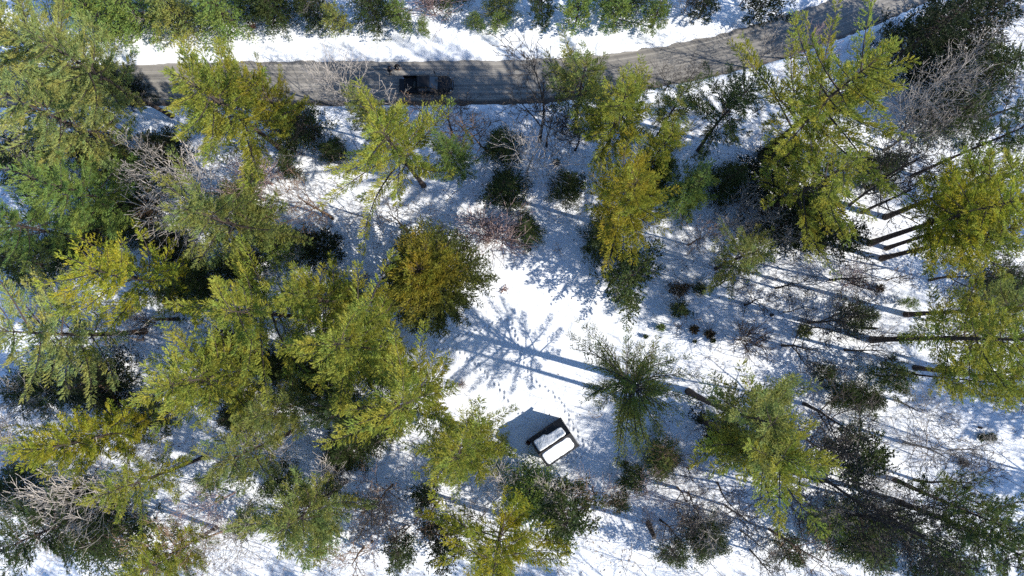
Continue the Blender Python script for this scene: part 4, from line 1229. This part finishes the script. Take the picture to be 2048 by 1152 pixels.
for side in (1, -1):
    for q in range(NP):
        x0 = -SH_L / 2 + q * SH_L / NP + .008; x1 = x0 + SH_L / NP - .016
        b_ = Buf()
        b_.rings([[on_roof(x0, 0, u_, side), on_roof(x1, 0, u_, side), on_roof(x1, sl - .012, u_, side), on_roof(x0, sl - .012, u_, side)] for u_ in (0, .05)])
        part('roof_sheet', b_, M['roof_metal'], shed)
    for q in range(1, NP):
        x = -SH_L / 2 + q * SH_L / NP
        b_ = Buf()
        b_.rings([[on_roof(x - .018, .0, u_, side), on_roof(x + .018, .0, u_, side), on_roof(x + .018, sl - .05, u_, side), on_roof(x - .018, sl - .05, u_, side)] for u_ in (.03, .085)])
        part('roof_seam', b_, M['roof_seam'], shed)
    b_ = Buf()
    b_.rings([[on_roof(-SH_L / 2 - .03, -.05, u_, side), on_roof(SH_L / 2 + .03, -.05, u_, side), on_roof(SH_L / 2 + .03, -.005, u_, side), on_roof(-SH_L / 2 - .03, -.005, u_, side)] for u_ in (-.12, .045)])
    part('fascia', b_, M['shed_trim'], shed)
    for sx in (-1, 1):
        xa, xb = sx * (SH_L / 2 + .004), sx * (SH_L / 2 + .05)
        b_ = Buf()
        b_.rings([[on_roof(xa, 0, u_, side), on_roof(xb, 0, u_, side), on_roof(xb, sl - .01, u_, side), on_roof(xa, sl - .01, u_, side)] for u_ in (-.12, .055)])
        part('barge_board', b_, M['shed_trim'], shed)
b_ = Buf()
pr_ = np.array([[-.11, -.075], [0, .02], [.11, -.075], [.11, -.045], [0, .055], [-.11, -.045]]) + [0, SH_Z + SH_R + .06]
b_.rings([np.stack([np.full(6, x), pr_[:, 0], pr_[:, 1]], 1) for x in (-SH_L / 2 - .02, SH_L / 2 + .02)])
part('ridge_cap', b_, M['shed_trim'], shed)
def snow_slab(side, outline, thick):
    """outline (x, s) counter-clockwise on the roof: a soft-edged slab of snow"""
    O = np.array(outline, float)
    d = np.concatenate([[0], np.cumsum(np.linalg.norm(np.diff(np.vstack([O, O[:1]]), axis=0), axis=1))])
    t = np.linspace(0, d[-1], 65)[:-1]
    C = np.vstack([O, O[:1]])
    Q = np.stack([np.interp(t, d, C[:, k]) for k in (0, 1)], 1)
    for _ in range(2):
        Q = .25 * np.roll(Q, 1, 0) + .5 * Q + .25 * np.roll(Q, -1, 0)
    Q += (vnoise(Q[:, 0], Q[:, 1], .35, 31)[:, None] - .5) * .09
    c = Q.mean(0)
    rings = []
    for k, (f, u_) in enumerate([(1.0, .056), (1.0, .056 + thick * .55), (.965, .056 + thick * .9), (.9, .056 + thick), (.6, .06 + thick * 1.03), (.3, .06 + thick)]):
        q = c + (Q - c) * f
        uu = u_ + (.05 * (vnoise(q[:, 0], q[:, 1], .5, 33) - .5) if k >= 2 else 0)
        uu = np.broadcast_to(uu, (len(q),))
        rings.append([on_roof(q[j, 0], q[j, 1], uu[j], side) for j in range(len(q))])
    b = Buf(); b.rings(rings, cap0=False)
    return part('snow_cover', b, M['roof_snow'], shed, True)
hl = SH_L / 2
snow_slab(1, [(-hl + .22, .55), (-.35, .55), (-.30, .80), (.1, .84), (hl - .62, .84), (hl - .45, 1.0), (hl - .40, sl - .14), (-hl + .22, sl - .14)], .13)
snow_slab(-1, [(-hl + .2, .28), (hl - .6, .30), (hl - .38, .5), (hl - .34, sl - .4), (hl - .6, sl - .14), (-hl + .2, sl - .14)], .15)

# ------------------------------------------------------------------ pickup truck
xy = pix(854.5, 166.5, 1.2)
truck = thing('pickup_truck', 'black pickup truck with its tailgate lowered, parked on the road', 'pickup', (xy[0], xy[1], .01), math.radians(-.4))
def outline(x0, x1, w, rf, rr_, n=6):
    """rounded rectangle in x,y: front radius rf (x1 side), rear radius rr_"""
    pts = []
    for cx, cy, r, a0 in ((x1 - rf, w - rf, rf, 0), (x0 + rr_, w - rr_, rr_, 90), (x0 + rr_, -w + rr_, rr_, 180), (x1 - rf, -w + rf, rf, 270)):
        for k in range(n + 1):
            a = math.radians(a0 + 90 * k / n)
            pts.append((cx + r * math.cos(a), cy + r * math.sin(a)))
    return np.array(pts)
def ring(o, z):
    return np.column_stack([o, np.full(len(o), z)])
BP = M['black_paint']
b_ = Buf()
b_.rings([ring(outline(-1.2, 2.80, .90, .72, .04), .42), ring(outline(-1.2, 2.88, .97, .78, .04), .55), ring(outline(-1.2, 2.88, .99, .80, .04), .85), ring(outline(-1.2, 2.80, .95, .78, .04), 1.02), ring(outline(-1.2, 2.72, .90, .74, .04), 1.06)])
body = part('body', b_, BP, truck, True)
b_ = Buf()      # bonnet with a raised centre
b_.rings([ring(outline(1.18, 2.66, .84, .68, .08), 1.064), ring(outline(1.2, 2.60, .80, .64, .08), 1.11), ring(outline(1.3, 2.45, .5, .3, .1), 1.135), ring(outline(1.35, 2.3, .42, .25, .1), 1.15)])
part('bonnet', b_, BP, truck, True)
b_ = Buf()
b_.rings([ring(outline(-1.18, 1.28, .93, .22, .12), 1.03), ring(outline(-1.16, 1.2, .92, .22, .12), 1.1), ring(outline(-1.02, .30, .74, .16, .14), 1.72), ring(outline(-.96, .22, .68, .16, .14), 1.78), ring(outline(-.8, .05, .5, .16, .14), 1.81)])
cab = part('cab', b_, BP, truck, True)
def lerp3(a, b, t): return np.array(a) * (1 - t) + np.array(b) * t
def pane(name, c0, c1, c2, c3, off):
    b = Buf(); q = np.array([c0, c1, c2, c3], float)
    nrm = np.cross(q[1] - q[0], q[3] - q[0]); nrm /= np.linalg.norm(nrm)
    if np.dot(nrm, off) < 0: nrm = -nrm
    b.rings([q + nrm * -.02, q + nrm * .03])
    return part(name, b, M['glass'], truck)
pane('windscreen', (1.17, -.76, 1.125), (1.17, .76, 1.125), (.33, .62, 1.70), (.33, -.62, 1.70), (1, 0, .5))
pane('rear_window', (-1.155, -.66, 1.15), (-1.155, .66, 1.15), (-1.035, .55, 1.66), (-1.035, -.55, 1.66), (-1, 0, .2))
for sy in (-1, 1):
    for x0, x1, xt0, xt1 in ((.06, .90, .06, .26), (-1.0, -.04, -.88, -.04)):
        pane('side_window', (x0, sy * .905, 1.15), (x1, sy * .905, 1.15), (xt1, sy * .765, 1.67), (xt0, sy * .765, 1.67), (0, sy, .2))
    for x0, x1 in ((.02, 1.0), (-1.1, -.02)):
        b_ = Buf(); b_.box((x0 + x1) / 2, sy * .985, .78, x1 - x0 - .02, .03, .46)
        d_ = part('door', b_, BP, truck)
        h_ = Buf(); h_.box(x0 + .15, sy * 1.012, .93, .18, .03, .04); part('handle', h_, BP, d_)
    # mirror on an arm, angled outwards
    b_ = Buf(); b_.box(.88, sy * 1.09, 1.15, .05, .26, .05, sy * .35); b_.box(.80, sy * 1.27, 1.2, .13, .26, .24, sy * .5)
    part('wing_mirror', b_, BP, truck)
    b_ = Buf(); b_.box(2.60, sy * .70, .82, .2, .2, .16, -sy * .7); part('headlight', b_, M['clear_lens'], truck)
    b_ = Buf(); b_.box(-2.83, sy * .93, .84, .06, .1, .36); part('tail_light', b_, M['red_lens'], truck)
    b_ = Buf()      # bed side with a rounded rail
    b_.rings([np.array([[x, sy * .90, .5], [x, sy * 1.0, .5], [x, sy * 1.01, .95], [x, sy * .99, 1.06], [x, sy * .91, 1.07], [x, sy * .89, 1.0]]) for x in (-2.80, -1.22)])
    part('bed_side', b_, BP, truck)
    b_ = Buf(); b_.box(-2.0, sy * .95, 1.08, 1.5, .07, .02); part('bed_rail', b_, M['bed_liner'], truck)
b_ = Buf(); b_.box(-2.0, 0, .60, 1.62, 1.78, .05)
for q in range(9):
    b_.box(-2.0, -.8 + q * .2, .635, 1.6, .06, .02)
part('bed_floor', b_, M['bed_liner'], truck)
b_ = Buf(); b_.box(-1.25, 0, .83, .06, 1.78, .46); part('bed_front_wall', b_, M['bed_liner'], truck)
b_ = Buf(); b_.box(-3.09, 0, .60, .52, 1.52, .07); b_.box(-3.09, 0, .642, .40, 1.36, .015)
tg = part('tailgate', b_, BP, truck)
b_ = Buf(); b_.box(-2.90, 0, .48, .18, 1.86, .16); part('rear_bumper', b_, M['chrome'], truck)
b_ = Buf(); b_.rings([ring(outline(2.45, 2.93, .70, .4, .02), .42), ring(outline(2.45, 2.95, .72, .42, .02), .6)]); part('front_bumper', b_, BP, truck)
b_ = Buf()
for q in range(5):
    b_.box(2.87, 0, .66 + q * .06, .03, .95, .03)
part('grille', b_, M['chrome'], truck)
# cargo in the bed: a grey-green duffel by the cab
for sx in (-1.95, 1.90):
    for sy in (-1, 1):
        t = np.arange(20) * 2 * math.pi / 20
        R = lambda r, y: np.stack([sx + r * np.cos(t), np.full(20, sy * y), .39 + r * np.sin(t)], 1)
        b_ = Buf(); b_.rings([R(.25, .97), R(.36, .985), R(.39, .94), R(.39, .80), R(.35, .75), R(.2, .76)])
        ty = part('wheel', b_, M['rubber'], truck, True)
        b_ = Buf(); b_.rings([R(.245, .975), R(.21, .955), R(.09, .95), R(.07, .975)]); part('rim', b_, M['chrome'], ty)
b_ = Buf(); tt = np.linspace(-.4, .4, 9)
b_.tube(np.stack([np.full(9, -1.5), tt, .78 + 0 * tt], 1), np.array([.05, .13, .16, .17, .17, .17, .16, .13, .05]), 10)
bag = thing('duffel_bag', 'grey-green duffel bag in the pickup bed behind the cab', 'bag', tuple(truck.location), truck.rotation_euler.z)
part('bag_body', b_, flat_mat('bag_cloth', (.06, .07, .06), .8), bag, True)
b_ = Buf(); b_.box(-1.5, 0, .955, .05, .5, .02); part('strap', b_, M['bed_liner'], bag)

# ------------------------------------------------------------------ people
def skinned(name, pts, edges, radii, mat, parent, root=0, sub=1):
    me = bpy.data.meshes.new(name)
    me.from_pydata(pts, edges, [])
    o = bpy.data.objects.new(name + '_tmp', me); COL.objects.link(o)
    md = o.modifiers.new('skin', 'SKIN'); md.use_smooth_shade = True
    for k, s in enumerate(me.skin_vertices[0].data):
        r = radii[k]
        s.radius = r if isinstance(r, tuple) else (r, r)
        s.use_root = (k == root)
    sb = o.modifiers.new('sub', 'SUBSURF'); sb.levels = sub; sb.render_levels = sub
    dg = bpy.context.evaluated_depsgraph_get()
    out = bpy.data.meshes.new_from_object(o.evaluated_get(dg))
    bpy.data.objects.remove(o); bpy.data.meshes.remove(me)
    out.name = name
    out.materials.clear(); out.materials.append(mat)
    for p in out.polygons: p.use_smooth = True
    return out
def person(xy, rz, label, jacket, trousers, arms, step, lean, capm):
    """faces local +Y; arms = ((elbow, wrist) left, right)"""
    r = thing('person', label, 'person', (xy[0], xy[1], .03), rz, 'people behind the pickup')
    sh = np.array([0, lean, 0])
    pel = np.array([0, 0, .94]); sp1 = pel + [0, .02, .2] + sh * .4; ch = pel + [0, .03, .40] + sh; nk = ch + [0, .03, .14] + sh * .3; hd = nk + [0, .05, .10]; tp = hd + [0, .03, .11]
    shl = [ch + [s * .19, 0, .06] for s in (-1, 1)]
    el = [shl[i] + np.array(arms[i][0]) for i in (0, 1)]; wr = [el[i] + np.array(arms[i][1]) for i in (0, 1)]
    hip = [pel + [s * .10, 0, -.04] for s in (-1, 1)]
    kn = [np.array([s * .12, st * .5 + .05, .50]) for s, st in ((-1, step), (1, -step))]
    an = [np.array([s * .13, st, .09]) for s, st in ((-1, step), (1, -step))]
    to = [a + [s * .03, .17, -.045] for a, s in zip(an, (-1, 1))]
    hnd = []
    for i in (0, 1):
        d = (wr[i] - el[i]) / np.linalg.norm(wr[i] - el[i]); hnd.append(wr[i] + d * .08)
    P = [pel, sp1, ch, nk, hd, tp] + shl + el + wr + hnd + hip + kn + an + to
    E = [(0, 1), (1, 2), (2, 3), (3, 4), (4, 5), (2, 6), (2, 7), (6, 8), (7, 9), (8, 10), (9, 11), (10, 12), (11, 13), (0, 14), (0, 15), (14, 16), (15, 17), (16, 18), (17, 19), (18, 20), (19, 21)]
    Rr = [(.15, .11), (.14, .10), (.16, .11), .055, (.085, .10), (.065, .08)] + [.06] * 2 + [.045] * 2 + [.032] * 2 + [(.04, .02)] * 2 + [.085] * 2 + [.06] * 2 + [.042] * 2 + [.035] * 2
    body = skinned('body', [tuple(p) for p in P], E, Rr, M['skin'], r)
    # face and fingers joined into the one body mesh
    fb = Buf()
    v = np.empty(len(body.vertices) * 3); body.vertices.foreach_get('co', v); v = v.reshape(-1, 3)
    tri = [tuple(p.vertices) for p in body.polygons]
    q3 = [t for t in tri if len(t) == 3]; q4 = [t for t in tri if len(t) == 4]
    n0 = fb.n
    fb.v.append(v); fb.n = len(v)
    if q3: fb.f3.append(np.array(q3))
    if q4: fb.f4.append(np.array(q4))
    fb.tube([hd + [0, .08, .05], hd + [0, .115, .0], hd + [0, .09, -.02]], [.008, .018, .012], 6)     # nose
    for s in (-1, 1):
        fb.tube([hd + [s * .083, .0, .03], hd + [s * .095, -.01, .0], hd + [s * .083, 0, -.03]], [.012, .022, .01], 6)   # ears
    for i, s in ((0, -1), (1, 1)):
        d = (wr[i] - el[i]) / np.linalg.norm(wr[i] - el[i])
        lat = np.cross(d, [0, 0, 1.0]); lat /= np.linalg.norm(lat) + 1e-9
        for k, ln in enumerate((.068, .078, .072, .056)):
            b0 = hnd[i] + lat * (k - 1.5) * .021; dn = np.array([0, 0, -.3])
            fb.tube([b0 - d * .02, b0 + d * ln * .5, b0 + d * ln * .8 + dn * ln, b0 + d * ln * .9 + dn * ln * 2.0], [.010, .0095, .009, .006], 5)
        b0 = wr[i] + d * .03 - lat * s * .03
        fb.tube([b0, b0 + d * .035 - lat * s * .03, b0 + d * .07 - lat * s * .035], [.012, .011, .008], 5)
    link('body', fb.mesh('body', M['skin'], True), r)
    J = [pel + [0, 0, -.08], sp1, ch, nk - [0, 0, .045]] + shl + el + [w - (w - e) * .08 for w, e in zip(wr, el)]
    link('jacket', skinned('jacket', [tuple(p) for p in J], [(0, 1), (1, 2), (2, 3), (2, 4), (2, 5), (4, 6), (5, 7), (6, 8), (7, 9)],
         [(.185, .15), (.185, .15), (.20, .15), .085, .09, .09, .07, .07, .055, .055], jacket, r), r)
    Tt = [pel - [0, 0, .02]] + hip + kn + [a + [0, 0, .03] for a in an]
    link('trousers', skinned('trousers', [tuple(p) for p in Tt], [(0, 1), (0, 2), (1, 3), (2, 4), (3, 5), (4, 6)], [(.165, .13), .10, .10, .078, .078, .062, .062], trousers, r), r)
    for i in (0, 1):
        link('boot', skinned('boot', [tuple(an[i] + [0, 0, .10]), tuple(an[i] - [0, .02, .03]), tuple(to[i] + [0, .03, 0])], [(0, 1), (1, 2)], [.06, .062, (.05, .045)], M['boot'], r), r)
    hb = Buf()
    t = np.arange(12) * 2 * math.pi / 12
    c = hd + [0, .01, .03]
    hb.rings([np.stack([c[0] + rr * np.cos(t), c[1] + rr * 1.15 * np.sin(t), np.full(12, c[2] + z)], 1) for rr, z in ((.094, 0), (.10, .04), (.088, .09), (.05, .125), (.015, .135))])
    part('knit_hat', hb, capm, r, True)
    return r
p1 = pix(781, 146, .05); p2 = pix(794.5, 138.5, .05)
person(p1, math.radians(-65), 'person in dark navy clothes, left of the two behind the pickup', M['blue_cloth'], M['dark_cloth'],
       (((-.10, .10, -.26), (.10, .22, .02)), ((.10, .10, -.26), (-.08, .22, .04))), .12, .12, M['dark_cloth'])
person(p2, math.radians(-130), 'person in black clothes bending forward, nearer to the pickup tailgate', M['dark_cloth'], M['dark_cloth'],
       (((-.06, .16, -.23), (.05, .20, -.10)), ((.06, .16, -.23), (-.05, .20, -.08))), .16, .22, M['brown_cloth'])
